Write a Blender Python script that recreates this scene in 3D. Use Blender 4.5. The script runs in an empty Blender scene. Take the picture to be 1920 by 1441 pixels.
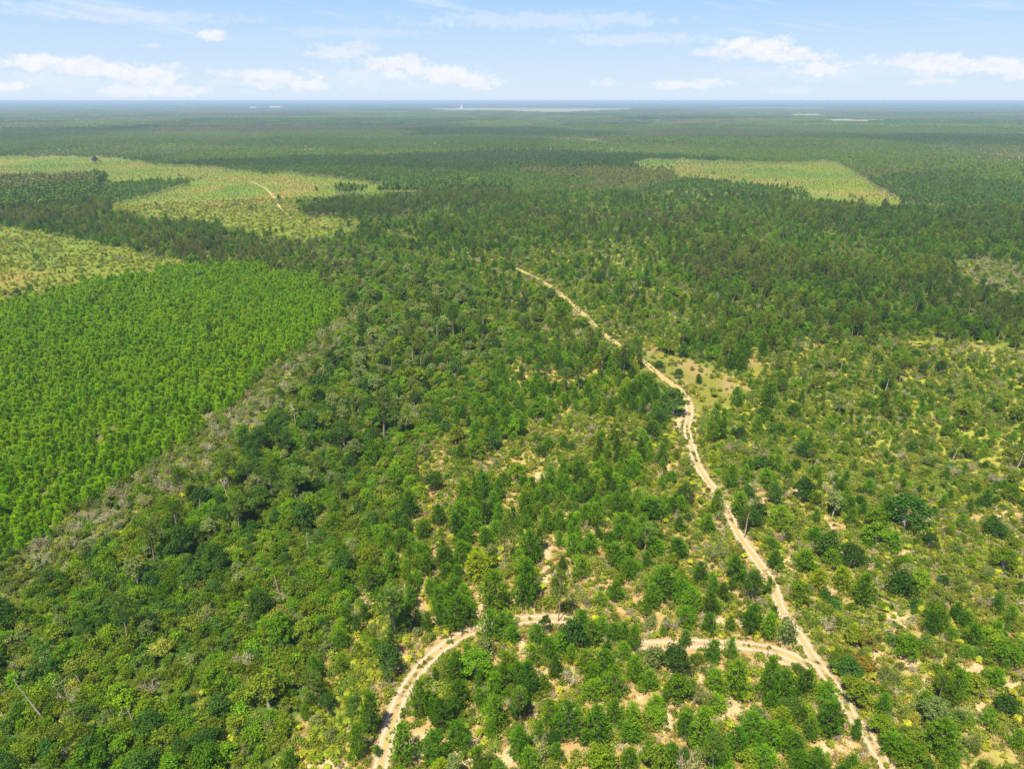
import bpy, math, random
import numpy as np
from math import radians, sin, cos, tan, atan, atan2, pi
from mathutils import Vector

# ------------------------------------------------------------------ camera
CAM_H = 85.0
FPX = 1331.0                      # focal length in pixels of the 1920 wide picture
CX, CY = 960.0, 720.5
PITCH = atan((CY - 189.6) / FPX)
scene = bpy.context.scene
C = scene.collection
cd = bpy.data.cameras.new('camera'); cam = bpy.data.objects.new('camera', cd); C.objects.link(cam)
cam.location = (0, 0, CAM_H); cam.rotation_euler = (pi/2 - PITCH, 0, 0)
cd.sensor_width = 36; cd.lens = FPX / 1920 * 36; cd.clip_start = 1; cd.clip_end = 90000
scene.camera = cam

# ------------------------------------------------------------------ light and sky
SUN_EL, SUN_AZ = radians(64), radians(208)       # azimuth clockwise from +Y: behind and left of the camera
SKY_STRENGTH = 0.08
SUN_STRENGTH = 4.9
EXPOSURE = 1.2
sl = bpy.data.lights.new('sun', 'SUN'); sl.energy = SUN_STRENGTH; sl.angle = radians(0.5); sl.color = (1, 0.915, 0.70)
so = bpy.data.objects.new('sun', sl); C.objects.link(so)
sd = Vector((sin(SUN_AZ)*cos(SUN_EL), cos(SUN_AZ)*cos(SUN_EL), sin(SUN_EL)))
so.rotation_euler = (-sd).to_track_quat('-Z', 'Y').to_euler(); so.location = (0, 0, 60)
scene.view_settings.view_transform = 'Standard'; scene.view_settings.look = 'None'
scene.view_settings.exposure = EXPOSURE; scene.view_settings.gamma = 1
scene.render.engine = 'CYCLES'
cy = scene.cycles
cy.max_bounces = 5; cy.diffuse_bounces = 3; cy.glossy_bounces = 1; cy.transmission_bounces = 3; cy.volume_bounces = 1
cy.transparent_max_bounces = 4; cy.caustics_reflective = False; cy.caustics_refractive = False
cy.use_denoising = True; cy.denoiser = 'OPENIMAGEDENOISE'; cy.denoising_input_passes = 'RGB_ALBEDO_NORMAL'; cy.denoising_prefilter = 'NONE'

CAMF = np.array([0, cos(PITCH), -sin(PITCH)]); CAMU = np.array([0, sin(PITCH), cos(PITCH)])
def unproject(px, py, z=0.0):
    d = FPX*CAMF + (CY-py)*CAMU + (px-CX)*np.array([1., 0, 0])
    t = (z-CAM_H)/d[2]
    return np.array([d[0]*t, d[1]*t])
def project(x, y, z=0.0):
    x = np.asarray(x, float); y = np.asarray(y, float); dz = z-CAM_H
    f = y*CAMF[1] + dz*CAMF[2]; u = y*CAMU[1] + dz*CAMU[2]
    f = np.where(f < 1, 1, f)
    return CX + FPX*x/f, CY - FPX*u/f
def sky_dir(px, py):
    d = FPX*CAMF + (CY-py)*CAMU + (px-CX)*np.array([1., 0, 0]); d /= np.linalg.norm(d)
    return atan2(d[0], d[1]), math.asin(d[2])

world = bpy.data.worlds.new('World'); scene.world = world; world.use_nodes = True
wt = world.node_tree; wn = wt.nodes; wl = wt.links
wn.clear()
def N(nodes, kind, **kw):
    n = nodes.new(kind)
    for k, v in kw.items():
        if k.startswith('i_'):
            n.inputs[int(k[2:])].default_value = v
        else: setattr(n, k, v)
    return n
def mth(nodes, links, op, a, b=None, c=None, clamp=False):
    n = nodes.new('ShaderNodeMath'); n.operation = op; n.use_clamp = clamp
    for i, v in enumerate((a, b, c)):
        if v is None: continue
        if isinstance(v, (int, float)): n.inputs[i].default_value = v
        else: links.new(v, n.inputs[i])
    return n.outputs[0]
def build_world():
    M = lambda op, a, b=None, c=None, clamp=False: mth(wn, wl, op, a, b, c, clamp)
    out = N(wn, 'ShaderNodeOutputWorld'); bg = N(wn, 'ShaderNodeBackground'); bg.inputs[1].default_value = SKY_STRENGTH
    sky = N(wn, 'ShaderNodeTexSky', sky_type='NISHITA', sun_disc=False)
    sky.sun_elevation = SUN_EL; sky.sun_rotation = SUN_AZ; sky.altitude = 100; sky.air_density = 1.0; sky.dust_density = 0.6; sky.ozone_density = 2.0
    tc = N(wn, 'ShaderNodeTexCoord'); sp = N(wn, 'ShaderNodeSeparateXYZ'); wl.new(tc.outputs['Generated'], sp.inputs[0])
    az = M('ARCTAN2', sp.outputs[0], sp.outputs[1]); el = M('ARCSINE', sp.outputs[2])
    cb = N(wn, 'ShaderNodeCombineXYZ'); wl.new(az, cb.inputs[0]); wl.new(M('MULTIPLY', el, 1.7), cb.inputs[1])
    n1 = N(wn, 'ShaderNodeTexNoise'); wl.new(cb.outputs[0], n1.inputs['Vector']); n1.inputs['Scale'].default_value = 34; n1.inputs['Detail'].default_value = 7; n1.inputs['Roughness'].default_value = 0.7
    nz = M('SUBTRACT', n1.outputs[0], 0.5)
    # cumulus: pixel centre, half width, top height, bottom height, density
    clouds = [(60, 118, 75, 16, 18, 1), (165, 128, 95, 18, 22, 1), (262, 140, 90, 18, 24, .95), (320, 168, 60, 10, 14, .8), (20, 163, 45, 13, 14, .95), (235, 170, 55, 14, 14, .7),
              (470, 138, 60, 9, 14, .7), (520, 148, 70, 16, 18, .9), (570, 158, 55, 10, 12, .9), (400, 68, 26, 10, 10, .9), (285, 86, 16, 5, 6, .5), (580, 101, 14, 7, 7, .5),
              (630, 98, 40, 16, 22, .6), (680, 92, 30, 14, 14, .5), (745, 118, 60, 13, 26, .95), (820, 135, 70, 13, 24, .95), (885, 152, 55, 14, 16, 1), (690, 140, 70, 16, 20, .4),
              (1142, 155, 28, 6, 7, .6), (1305, 99, 20, 7, 8, .5), (1415, 88, 62, 18, 26, 1), (1380, 100, 40, 12, 22, .7), (1480, 105, 66, 14, 26, 1), (1545, 126, 52, 10, 16, 1),
              (1290, 158, 70, 9, 10, .8), (1700, 110, 60, 12, 20, .7), (1760, 118, 66, 14, 24, .95), (1850, 122, 66, 14, 24, .95), (1920, 130, 60, 14, 26, .95), (1740, 152, 50, 6, 8, .6), (1010, 38, 230, 15, 18, .33), (1190, 74, 130, 10, 14, .36), (230, 26, 240, 12, 16, .28), (660, 60, 140, 8, 12, .2), (100, 150, 180, 20, 26, .3), (620, 150, 260, 14, 22, .25), (1600, 130, 260, 14, 24, .25), (1480, 170, 60, 6, 6, .35), (440, 172, 50, 5, 6, .25)]
    total = None
    for (px, py, hw, ht, hb, dn) in clouds:
        a0, e0 = sky_dir(px, py); a1, _ = sky_dir(px+hw*1.18, py); _, et = sky_dir(px, py-ht*1.15); _, eb = sky_dir(px, py+hb)
        da = M('MULTIPLY', M('SUBTRACT', az, a0), 1/abs(a1-a0))
        de = M('SUBTRACT', el, e0)
        dv = M('MAXIMUM', M('MULTIPLY', de, 1/(et-e0)), M('MULTIPLY', de, -1/(e0-eb)))
        d = M('SQRT', M('ADD', M('MULTIPLY', da, da), M('MULTIPLY', dv, dv)))
        v = M('SUBTRACT', 1.12, d)
        v = M('MULTIPLY', M('ADD', v, M('MULTIPLY', nz, 3.4)), 1.6, None, True)
        inner = M('MULTIPLY', M('SUBTRACT', 1.7, d), 1.6, None, True)
        v = M('MULTIPLY', M('MULTIPLY', v, inner), dn)
        total = v if total is None else M('MAXIMUM', total, v)
    # thin cirrus veils
    cb2 = N(wn, 'ShaderNodeCombineXYZ'); wl.new(M('ADD', az, M('MULTIPLY', el, 1.8)), cb2.inputs[0]); wl.new(M('MULTIPLY', M('ADD', el, M('MULTIPLY', az, .16)), 9.0), cb2.inputs[1])
    n2 = N(wn, 'ShaderNodeTexNoise'); wl.new(cb2.outputs[0], n2.inputs['Vector']); n2.inputs['Scale'].default_value = 3.2; n2.inputs['Detail'].default_value = 6; n2.inputs['Roughness'].default_value = 0.6
    cir = M('MULTIPLY', M('MULTIPLY', M('SUBTRACT', n2.outputs[0], 0.46), 5.0, None, True), 0.8)
    hz = M('MULTIPLY', M('SUBTRACT', 1.0, M('MULTIPLY', M('MAXIMUM', el, 0.0), 6.6), None, True), 0.95)   # pale band over the horizon
    veil = M('MAXIMUM', cir, hz)
    tint = N(wn, 'ShaderNodeMix', data_type='RGBA', blend_type='MULTIPLY'); tint.inputs[0].default_value = 1
    wl.new(sky.outputs[0], tint.inputs[6]); tint.inputs[7].default_value = SKY_TINT
    lb = N(wn, 'ShaderNodeMix', data_type='RGBA'); wl.new(M('MULTIPLY', M('SUBTRACT', 1.0, M('MULTIPLY', M('SUBTRACT', el, .12), 3.0), None, True), .85), lb.inputs[0]); wl.new(tint.outputs[2], lb.inputs[6]); lb.inputs[7].default_value = LOW_BLUE
    m0 = N(wn, 'ShaderNodeMix', data_type='RGBA'); wl.new(veil, m0.inputs[0]); wl.new(lb.outputs[2], m0.inputs[6]); m0.inputs[7].default_value = VEIL_COL
    m1 = N(wn, 'ShaderNodeMix', data_type='RGBA'); wl.new(M('MULTIPLY', total, 0.96), m1.inputs[0]); wl.new(m0.outputs[2], m1.inputs[6]); cb3 = N(wn, 'ShaderNodeVectorMath', operation='ADD'); wl.new(cb.outputs[0], cb3.inputs[0]); cb3.inputs[1].default_value = (-.004, .011, 0)
    n3 = N(wn, 'ShaderNodeTexNoise'); wl.new(cb3.outputs[0], n3.inputs['Vector']); n3.inputs['Scale'].default_value = 34; n3.inputs['Detail'].default_value = 4; n3.inputs['Roughness'].default_value = 0.6
    sh = M('ADD', M('MULTIPLY', M('SUBTRACT', n1.outputs[0], n3.outputs[0]), 4.5), .74, None, True)  # cloud relief: lit and shaded sides painted into the colour by offset noise
    cc = N(wn, 'ShaderNodeMix', data_type='RGBA'); wl.new(sh, cc.inputs[0]); cc.inputs[6].default_value = (4.6, 4.85, 5.35, 1); cc.inputs[7].default_value = CLOUD_COL; wl.new(cc.outputs[2], m1.inputs[7])
    wl.new(m1.outputs[2], bg.inputs[0]); wl.new(bg.outputs[0], out.inputs[0])
SKY_TINT = (0.75, 0.85, 1.15, 1)
LOW_BLUE = (1.75, 3.25, 5.1, 1)
VEIL_COL = (4.1, 4.75, 5.4, 1)
CLOUD_COL = (5.15, 5.25, 5.5, 1)
build_world()

# ------------------------------------------------------------------ helpers
def tag(o, label=None, cat=None, group=None, kind=None):
    if label: o['label'] = label
    if cat: o['category'] = cat
    if group: o['group'] = group
    if kind: o['kind'] = kind
    return o
def make_mesh(name, verts, tris=None, quads=None, mats=None, tri_mat=None, quad_mat=None, smooth=False):
    me = bpy.data.meshes.new(name)
    verts = np.asarray(verts, np.float32).reshape(-1, 3)
    nt = 0 if tris is None else len(tris); nq = 0 if quads is None else len(quads)
    loops = []; starts = []; tot = 0
    if nt: loops.append(np.asarray(tris, np.int32).ravel()); starts.append(np.arange(nt)*3); tot = nt*3
    if nq: loops.append(np.asarray(quads, np.int32).ravel()); starts.append(tot+np.arange(nq)*4)
    loops = np.concatenate(loops); starts = np.concatenate(starts).astype(np.int32)
    me.vertices.add(len(verts)); me.vertices.foreach_set('co', verts.ravel())
    me.loops.add(len(loops)); me.loops.foreach_set('vertex_index', loops)
    me.polygons.add(nt+nq); me.polygons.foreach_set('loop_start', starts)
    if mats:
        for m in mats: me.materials.append(m)
        mi = np.zeros(nt+nq, np.int32)
        if nt and tri_mat is not None: mi[:nt] = tri_mat
        if nq and quad_mat is not None: mi[nt:] = quad_mat
        me.polygons.foreach_set('material_index', mi)
    me.polygons.foreach_set('use_smooth', np.full(nt+nq, smooth))
    me.update(calc_edges=True)
    return me
class Buf:
    def __init__(s): s.v = []; s.t = []; s.q = []; s.n = 0
    def add_tris(s, V):                       # V (n,3,3)
        n = len(V); s.v.append(V.reshape(-1, 3)); s.t.append(np.arange(n*3).reshape(-1, 3)+s.n); s.n += n*3
    def add_quads(s, V):
        n = len(V); s.v.append(V.reshape(-1, 3)); s.q.append(np.arange(n*4).reshape(-1, 4)+s.n); s.n += n*4
    def add_tube(s, P, R, sides=6):
        P = np.asarray(P, float); k = len(P); T = np.gradient(P, axis=0); T /= np.linalg.norm(T, axis=1)[:, None]+1e-9
        ref = np.array([1., .13, .07]) if abs(T[0][0]) < .8 else np.array([.1, 1., 0])
        A = np.cross(T, ref); A /= np.linalg.norm(A, axis=1)[:, None]; B = np.cross(T, A)
        th = np.arange(sides)/sides*2*pi
        V = P[:, None]+np.asarray(R)[:, None, None]*(np.cos(th)[None, :, None]*A[:, None]+np.sin(th)[None, :, None]*B[:, None])
        s.v.append(V.reshape(-1, 3)); q = []
        for i in range(k-1):
            for j in range(sides):
                q.append((s.n+i*sides+j, s.n+i*sides+(j+1) % sides, s.n+(i+1)*sides+(j+1) % sides, s.n+(i+1)*sides+j))
        s.q.append(np.array(q)); s.n += k*sides
    def arrays(s):
        v = np.concatenate(s.v) if s.v else np.zeros((0, 3)); t = np.concatenate(s.t) if s.t else None; q = np.concatenate(s.q) if s.q else None
        return v, t, q
    def mesh(s, name, mat, smooth=False):
        v, t, q = s.arrays(); return make_mesh(name, v, t, q, [mat], smooth=smooth)
def joined(name, bufs, mats):
    V = []; T = []; Q = []; tm = []; qm = []; n = 0
    for i, b in enumerate(bufs):
        v, t, q = b.arrays(); V.append(v)
        if t is not None: T.append(t+n); tm.append(np.full(len(t), i))
        if q is not None: Q.append(q+n); qm.append(np.full(len(q), i))
        n += len(v)
    return make_mesh(name, np.concatenate(V), np.concatenate(T) if T else None, np.concatenate(Q) if Q else None, mats,
                     np.concatenate(tm) if tm else None, np.concatenate(qm) if qm else None)
def unit(a): return a/(np.linalg.norm(a, axis=-1, keepdims=True)+1e-9)
def leaves(buf, rng, cen, nrm, length, width):
    n = len(cen); r = unit(rng.normal(size=(n, 3))); u = unit(np.cross(nrm, r)); v = np.cross(nrm, u)
    L = (length*rng.uniform(.7, 1.3, n))[:, None]/2; W = (width*rng.uniform(.7, 1.3, n))[:, None]/2
    buf.add_quads(np.stack([cen-u*L, cen-v*W, cen+u*L, cen+v*W], 1))
def needles(buf, rng, base, dirs, length, width, k):
    n = len(base); b = np.repeat(base, k, 0); d = unit(np.repeat(dirs, k, 0)+rng.normal(size=(n*k, 3))*.55)
    s = unit(np.cross(d, rng.normal(size=(n*k, 3)))); L = (length*rng.uniform(.7, 1.25, n*k))[:, None]
    buf.add_tris(np.stack([b-s*width/2, b+s*width/2, b+d*L], 1))
def vnoise(x, y, scale, seed=0, octaves=3):
    x = np.asarray(x, float)/scale; y = np.asarray(y, float)/scale; tot = 0; amp = 1; s = 0
    for o in range(octaves):
        xi = np.floor(x).astype(np.int64); yi = np.floor(y).astype(np.int64); fx = x-xi; fy = y-yi
        fx = fx*fx*(3-2*fx); fy = fy*fy*(3-2*fy)
        def h(a, b):
            k = (a*374761393+b*668265263+(seed+o)*974634777) & 0xFFFFFFFF
            k = ((k ^ (k >> 13))*1274126177) & 0xFFFFFFFF
            return ((k ^ (k >> 16)) & 0xFFFF)/65535.0
        v = (h(xi, yi)*(1-fx)+h(xi+1, yi)*fx)*(1-fy)+(h(xi, yi+1)*(1-fx)+h(xi+1, yi+1)*fx)*fy
        tot = tot+amp*v; s += amp; amp *= .5; x = x*2+17.3; y = y*2-9.1
    return tot/s

# ------------------------------------------------------------------ materials
def foliage(name, col, hue=.02, val=.3, trans=.38, island=.35, scale=40., col2=None, stand=0):
    m = bpy.data.materials.new(name); m.use_nodes = True; nt = m.node_tree; n = nt.nodes; l = nt.links; n.clear()
    M = lambda op, a, b=None, c=None, clamp=False: mth(n, l, op, a, b, c, clamp)
    out = n.new('ShaderNodeOutputMaterial'); geo = n.new('ShaderNodeNewGeometry'); oi = n.new('ShaderNodeObjectInfo')
    nz = n.new('ShaderNodeTexNoise'); nz.inputs['Scale'].default_value = 1/scale; nz.inputs['Detail'].default_value = 2; l.new(geo.outputs['Position'], nz.inputs['Vector'])
    base = n.new('ShaderNodeMix'); base.data_type = 'RGBA'; base.inputs[6].default_value = (*col, 1); base.inputs[7].default_value = (*(col2 or (col[0]*1.7, col[1]*1.15, col[2])), 1)
    r = oi.outputs['Random']
    r2 = M('FRACT', M('MULTIPLY', r, 17.31))
    l.new(M('MULTIPLY', M('ADD', M('SUBTRACT', nz.outputs[0], .45), M('MULTIPLY', r2, .5)), 1.2, None, True), base.inputs[0])
    bc = base.outputs[2]
    if stand:                                     # whole stands differ in kind and age
        mpn = n.new('ShaderNodeMapping'); mpn.inputs['Location'].default_value = (.37, .21, 0); mpn.inputs['Scale'].default_value = (1/(620.*stand), 1/(420.*stand), 0); l.new(geo.outputs['Position'], mpn.inputs[0])
        wn_ = n.new('ShaderNodeTexNoise'); wn_.inputs['Scale'].default_value = 2.2; wn_.inputs['Detail'].default_value = 4; l.new(mpn.outputs[0], wn_.inputs['Vector'])
        va = n.new('ShaderNodeVectorMath'); va.operation = 'MULTIPLY_ADD'; l.new(wn_.outputs['Color'], va.inputs[0]); va.inputs[1].default_value = (.7, .7, 0); l.new(mpn.outputs[0], va.inputs[2])
        vo = n.new('ShaderNodeTexVoronoi'); vo.inputs['Scale'].default_value = 1; l.new(va.outputs[0], vo.inputs['Vector'])
        rp = n.new('ShaderNodeValToRGB'); rp.color_ramp.interpolation = 'CONSTANT'; sc3 = n.new('ShaderNodeSeparateColor'); l.new(vo.outputs['Color'], sc3.inputs[0]); l.new(sc3.outputs[0], rp.inputs[0])
        tones = [(0, (.055, .12, .014)), (.2, (.11, .17, .014)), (.36, (.075, .138, .016)), (.5, (.13, .115, .055)), (.57, (.13, .185, .018)), (.72, (.036, .08, .018)), (.84, (.145, .15, .042))]
        e = rp.color_ramp.elements; e[0].position = 0; e[0].color = (*tones[0][1], 1); e[1].position = tones[1][0]; e[1].color = (*tones[1][1], 1)
        for p_, c_ in tones[2:]: k_ = e.new(p_); k_.color = (*c_, 1)
        sm = n.new('ShaderNodeMix'); sm.data_type = 'RGBA'; sm.inputs[0].default_value = .72 if stand == 1 else .5; l.new(bc, sm.inputs[6]); l.new(rp.outputs[0], sm.inputs[7]); bc = sm.outputs[2]
    hs = n.new('ShaderNodeHueSaturation'); l.new(bc, hs.inputs['Color'])
    l.new(M('ADD', .5-hue, M('MULTIPLY', r, 2*hue)), hs.inputs['Hue'])
    v = M('ADD', 1-val, M('MULTIPLY', r2, 2*val)); v = M('MULTIPLY', v, M('ADD', 1-island, M('MULTIPLY', geo.outputs['Random Per Island'], 2*island)))
    l.new(v, hs.inputs['Value'])
    pb = n.new('ShaderNodeBsdfPrincipled'); l.new(hs.outputs[0], pb.inputs['Base Color']); pb.inputs['Roughness'].default_value = .55
    pb.inputs['Specular IOR Level'].default_value = .025
    if trans > 0:
        tr = n.new('ShaderNodeBsdfTranslucent'); hs2 = n.new('ShaderNodeHueSaturation'); l.new(hs.outputs[0], hs2.inputs['Color']); hs2.inputs['Value'].default_value = 1.5; hs2.inputs['Hue'].default_value = .49
        l.new(hs2.outputs[0], tr.inputs[0]); mx = n.new('ShaderNodeMixShader'); mx.inputs[0].default_value = trans
        l.new(pb.outputs[0], mx.inputs[1]); l.new(tr.outputs[0], mx.inputs[2]); l.new(mx.outputs[0], out.inputs[0])
    else: l.new(pb.outputs[0], out.inputs[0])
    return m
def bark(name, col):
    m = bpy.data.materials.new(name); m.use_nodes = True; nt = m.node_tree; n = nt.nodes; l = nt.links
    pb = n['Principled BSDF']; pb.inputs['Roughness'].default_value = .9; tc = n.new('ShaderNodeTexCoord')
    nz = n.new('ShaderNodeTexNoise'); nz.inputs['Scale'].default_value = 3; nz.inputs['Detail'].default_value = 4; l.new(tc.outputs['Object'], nz.inputs['Vector'])
    mx = n.new('ShaderNodeMix'); mx.data_type = 'RGBA'; mx.inputs[6].default_value = (col[0]*.6, col[1]*.6, col[2]*.6, 1); mx.inputs[7].default_value = (col[0]*1.3, col[1]*1.3, col[2]*1.3, 1)
    l.new(nz.outputs[0], mx.inputs[0]); l.new(mx.outputs[2], pb.inputs['Base Color'])
    return m
MT = dict(
    pine_bright=foliage('pine_needles_bright', (.10, .24, .008), .012, .2, col2=(.17, .29, .012)),
    pine_dark=foliage('pine_needles_dark', (.068, .165, .008), .012, .2, col2=(.105, .205, .008)),
    pine_yellow=foliage('pine_needles_yellow', (.17, .28, .012), .015, .2),
    tall=foliage('tall_pine_needles', (.135, .23, .013), .016, .25, scale=60, col2=(.20, .27, .03), stand=.17),
    plant=foliage('plantation_needles', (.15, .325, .005), .014, .22, scale=34, col2=(.26, .39, .008)),
    hard=foliage('hardwood_leaves', (.095, .19, .007), .018, .28, scale=25, col2=(.145, .235, .012)),
    hard_dark=foliage('dark_oak_leaves', (.04, .10, .013), .015, .25, scale=25, col2=(.065, .12, .015)),
    olive=foliage('olive_leaves', (.11, .17, .010), .016, .25, scale=25, col2=(.155, .20, .016)),
    grey=foliage('grey_green_leaves', (.16, .215, .055), .018, .2, scale=25, col2=(.20, .225, .07)),
    scrub=foliage('scrub_leaves', (.15, .215, .025), .02, .28, scale=18, col2=(.23, .24, .04)),
    scrub_dark=foliage('dark_scrub_leaves', (.055, .14, .02), .02, .3, scale=18),
    yellow=foliage('yellow_green_leaves', (.20, .27, .02), .02, .25, scale=15, col2=(.36, .34, .03)),
    grass=foliage('wiregrass', (.24, .235, .04), .025, .3, scale=12, col2=(.38, .28, .11)),
    rust=foliage('rust_tinged_leaves', (.22, .15, .02), .02, .2, scale=10, col2=(.13, .2, .02)),
    bare=foliage('bare_twigs', (.33, .275, .18), .015, .25, trans=.1, scale=12, col2=(.27, .27, .14)),
    far=foliage('far_pine_needles', (.10, .19, .014), .02, .22, trans=.3, scale=160, island=.25, col2=(.15, .21, .03), stand=1),
    far_hard=foliage('far_hardwood_leaves', (.09, .18, .02), .025, .25, trans=.3, scale=120, island=.3, col2=(.20, .19, .06), stand=1),
    bark=bark('pine_bark', (.24, .17, .12)), pale=bark('pale_dead_wood', (.36, .29, .22)), greybark=bark('grey_bark', (.30, .27, .22)))

# ------------------------------------------------------------------ zones of the land (outlines traced on the ground)
def inpoly(px, py, poly):
    poly = np.asarray(poly, float); r = np.zeros(np.shape(px), bool); j = len(poly)-1
    for i in range(len(poly)):
        xi, yi = poly[i]; xj, yj = poly[j]
        c = ((yi > py) != (yj > py)) & (px < (xj-xi)*(py-yi)/((yj-yi) or 1e-9)+xi)
        r ^= c; j = i
    return r
FOREST, SWAMP, DEAD, PLANT, FIELD, SANDY, OPENU, OPENL, DARK, BROWN, MEADOW, PALM, FAR, STRIP, GREYWOOD, YOUNGSTAND, OPENM, DEEP = range(18)
ZP = [
 (OPENU, [(1290, 790), (1330, 700), (1420, 690), (1500, 640), (1700, 640), (1920, 655), (3400, 720), (3400, 960), (1920, 960), (1700, 930), (1480, 880), (1340, 900)]),
 (OPENL, [(1300, 860), (1480, 870), (1700, 925), (1920, 955), (3400, 960), (3400, 2400), (1750, 2400), (1640, 1400), (1480, 1150)]),
 (SANDY, [(1000, 650), (900, 740), (800, 860), (760, 960), (700, 1060), (650, 1160), (600, 1280), (540, 1400), (300, 2400), (2050, 2400), (1660, 1441), (1560, 1270), (1480, 1150), (1400, 1010), (1350, 950), (1300, 880), (1270, 790), (1180, 750), (1120, 690)]),
 (SWAMP, [(600, 470), (700, 460), (860, 520), (960, 590), (1000, 650), (900, 735), (850, 790), (800, 860), (760, 960), (710, 1050), (650, 1150), (600, 1250), (540, 1380), (480, 1500), (200, 2400), (-2600, 2400), (-2600, 1400), (0, 1060), (60, 1030), (150, 975), (250, 905), (350, 840), (440, 760), (520, 690), (600, 640), (650, 575), (600, 530)]),
 (OPENM, [(840, 490), (1000, 450), (1180, 470), (1290, 515), (1310, 600), (1250, 645), (1150, 650), (1020, 640), (940, 570)]),
 (OPENM, [(700, 400), (800, 395), (830, 430), (760, 455), (690, 440)]),
 (DEEP, [(600, 640), (700, 600), (830, 690), (770, 800), (690, 900), (560, 1010), (420, 1080), (250, 1190), (120, 1200), (230, 1080), (340, 980), (450, 870), (540, 780)]),
 (GREYWOOD, [(560, 468), (700, 480), (860, 560), (940, 640), (880, 690), (760, 780), (660, 800), (640, 700), (690, 600), (640, 530)]),
 (PALM, [(735, 1100), (690, 1160), (640, 1260), (590, 1350), (540, 1441), (400, 1900), (580, 1900), (630, 1441), (680, 1330), (715, 1230), (760, 1150)]),
 (PLANT, [(-2600, 800), (0, 575), (60, 560), (130, 545), (230, 522), (330, 505), (450, 500), (600, 530), (650, 575), (600, 640), (520, 690), (440, 760), (350, 840), (250, 905), (150, 975), (60, 1030), (0, 1060), (-2600, 2100)]),
 (DEAD, [(655, 570), (685, 590), (635, 665), (565, 730), (485, 800), (395, 885), (290, 960), (185, 1030), (90, 1105), (-100, 1210), (-100, 1120), (50, 1025), (150, 968), (250, 898), (350, 833), (440, 753), (520, 683), (605, 635)]),
 (FIELD, [(-2600, 360), (0, 425), (90, 440), (230, 465), (345, 492), (330, 505), (230, 522), (130, 545), (60, 560), (0, 575), (-2600, 800)]),
 (FIELD, [(-2600, 300), (0, 297), (110, 294), (190, 298), (330, 312), (540, 328), (640, 340), (800, 351), (740, 364), (600, 372), (558, 385), (565, 402), (660, 412), (690, 425), (600, 445), (520, 445), (440, 425), (370, 412), (250, 402), (205, 388), (300, 362), (395, 345), (340, 333), (240, 335), (120, 342), (0, 345), (-2600, 380)]),
 (FIELD, [(1180, 312), (1220, 300), (1310, 303), (1450, 307), (1565, 305), (1600, 325), (1660, 360), (1690, 379), (1635, 383), (1560, 368), (1450, 347), (1340, 336), (1270, 328), (1262, 316)]),
 (FIELD, [(1050, 263), (1180, 255), (1300, 258), (1305, 268), (1200, 272), (1090, 268)]),
 (FIELD, [(855, 340), (900, 336), (950, 341), (958, 356), (905, 357), (865, 353)]),
 (DARK, [(560, 378), (640, 366), (740, 362), (860, 352), (960, 352), (950, 390), (880, 402), (740, 409), (660, 412), (590, 409), (556, 400)]),
 (DARK, [(-2600, 380), (0, 345), (130, 342), (200, 338), (170, 380), (100, 408), (0, 410), (-2600, 440)]),
 (DARK, [(1660, 520), (1760, 510), (1850, 540), (1960, 560), (2600, 600), (2600, 680), (1960, 640), (1830, 625), (1700, 575)]),
 (BROWN, [(1790, 490), (1870, 492), (2500, 520), (2500, 590), (1920, 552), (1830, 528)]),
 (BROWN, [(40, 288), (300, 276), (450, 274), (440, 284), (250, 294), (60, 296)]),
 (DARK, [(1100, 260), (1200, 262), (1400, 267), (1560, 273), (1550, 281), (1300, 276), (1150, 268)]),
 (DARK, [(940, 211), (1180, 211), (1180, 216), (940, 216)]),
 (BROWN, [(1565, 303), (1600, 320), (1690, 374), (1725, 378), (1650, 332), (1592, 301)]),
 (BROWN, [(1720, 272), (1860, 270), (1990, 280), (1990, 300), (1840, 296), (1740, 284)]),
 (BROWN, [(1030, 262), (1110, 254), (1160, 252), (1080, 266), (1040, 268)]),
 (YOUNGSTAND, [(1310, 300), (1340, 285), (1500, 286), (1720, 292), (1730, 300), (1560, 301), (1400, 301)]),
 (MEADOW, [(1205, 642), (1250, 640), (1262, 668), (1300, 672), (1350, 700), (1398, 718), (1385, 745), (1372, 768), (1330, 775), (1300, 770), (1282, 760), (1262, 725), (1220, 695)]),
 (MEADOW, [(1404, 648), (1428, 650), (1426, 690), (1410, 705), (1402, 690)]),
 (MEADOW, [(1690, 634), (1800, 640), (1920, 655), (2100, 668), (2100, 674), (1900, 664), (1790, 649), (1690, 641)]),
 (STRIP, [(800, 203.6), (900, 202.6), (1050, 203), (1190, 203.6), (1180, 206), (1120, 208), (1050, 210.5), (985, 211), (960, 208), (870, 208), (805, 206.4)]),
 (STRIP, [(1320, 202.3), (1560, 202.5), (1562, 204.2), (1400, 204)]),
 (STRIP, [(1538, 223.5), (1600, 224), (1672, 224), (1672, 227), (1600, 227.5), (1540, 226.5)]),
 (STRIP, [(1470, 214), (1548, 213), (1548, 216), (1480, 216)]),
]
def zone(px, py):
    w = np.clip((py-185)*.03, 0, 13); px0, py0 = px, py
    px = px0+w*2.2*(vnoise(px0, py0*2, 26, 91, 3)-.5)*2; py = py0+w*(vnoise(px0, py0*2, 26, 92, 3)-.5)*2
    z = np.full(np.shape(px), FOREST); z[py < 268] = FAR
    for k, p in ZP: z[inpoly(px, py, p)] = k
    return z

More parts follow.
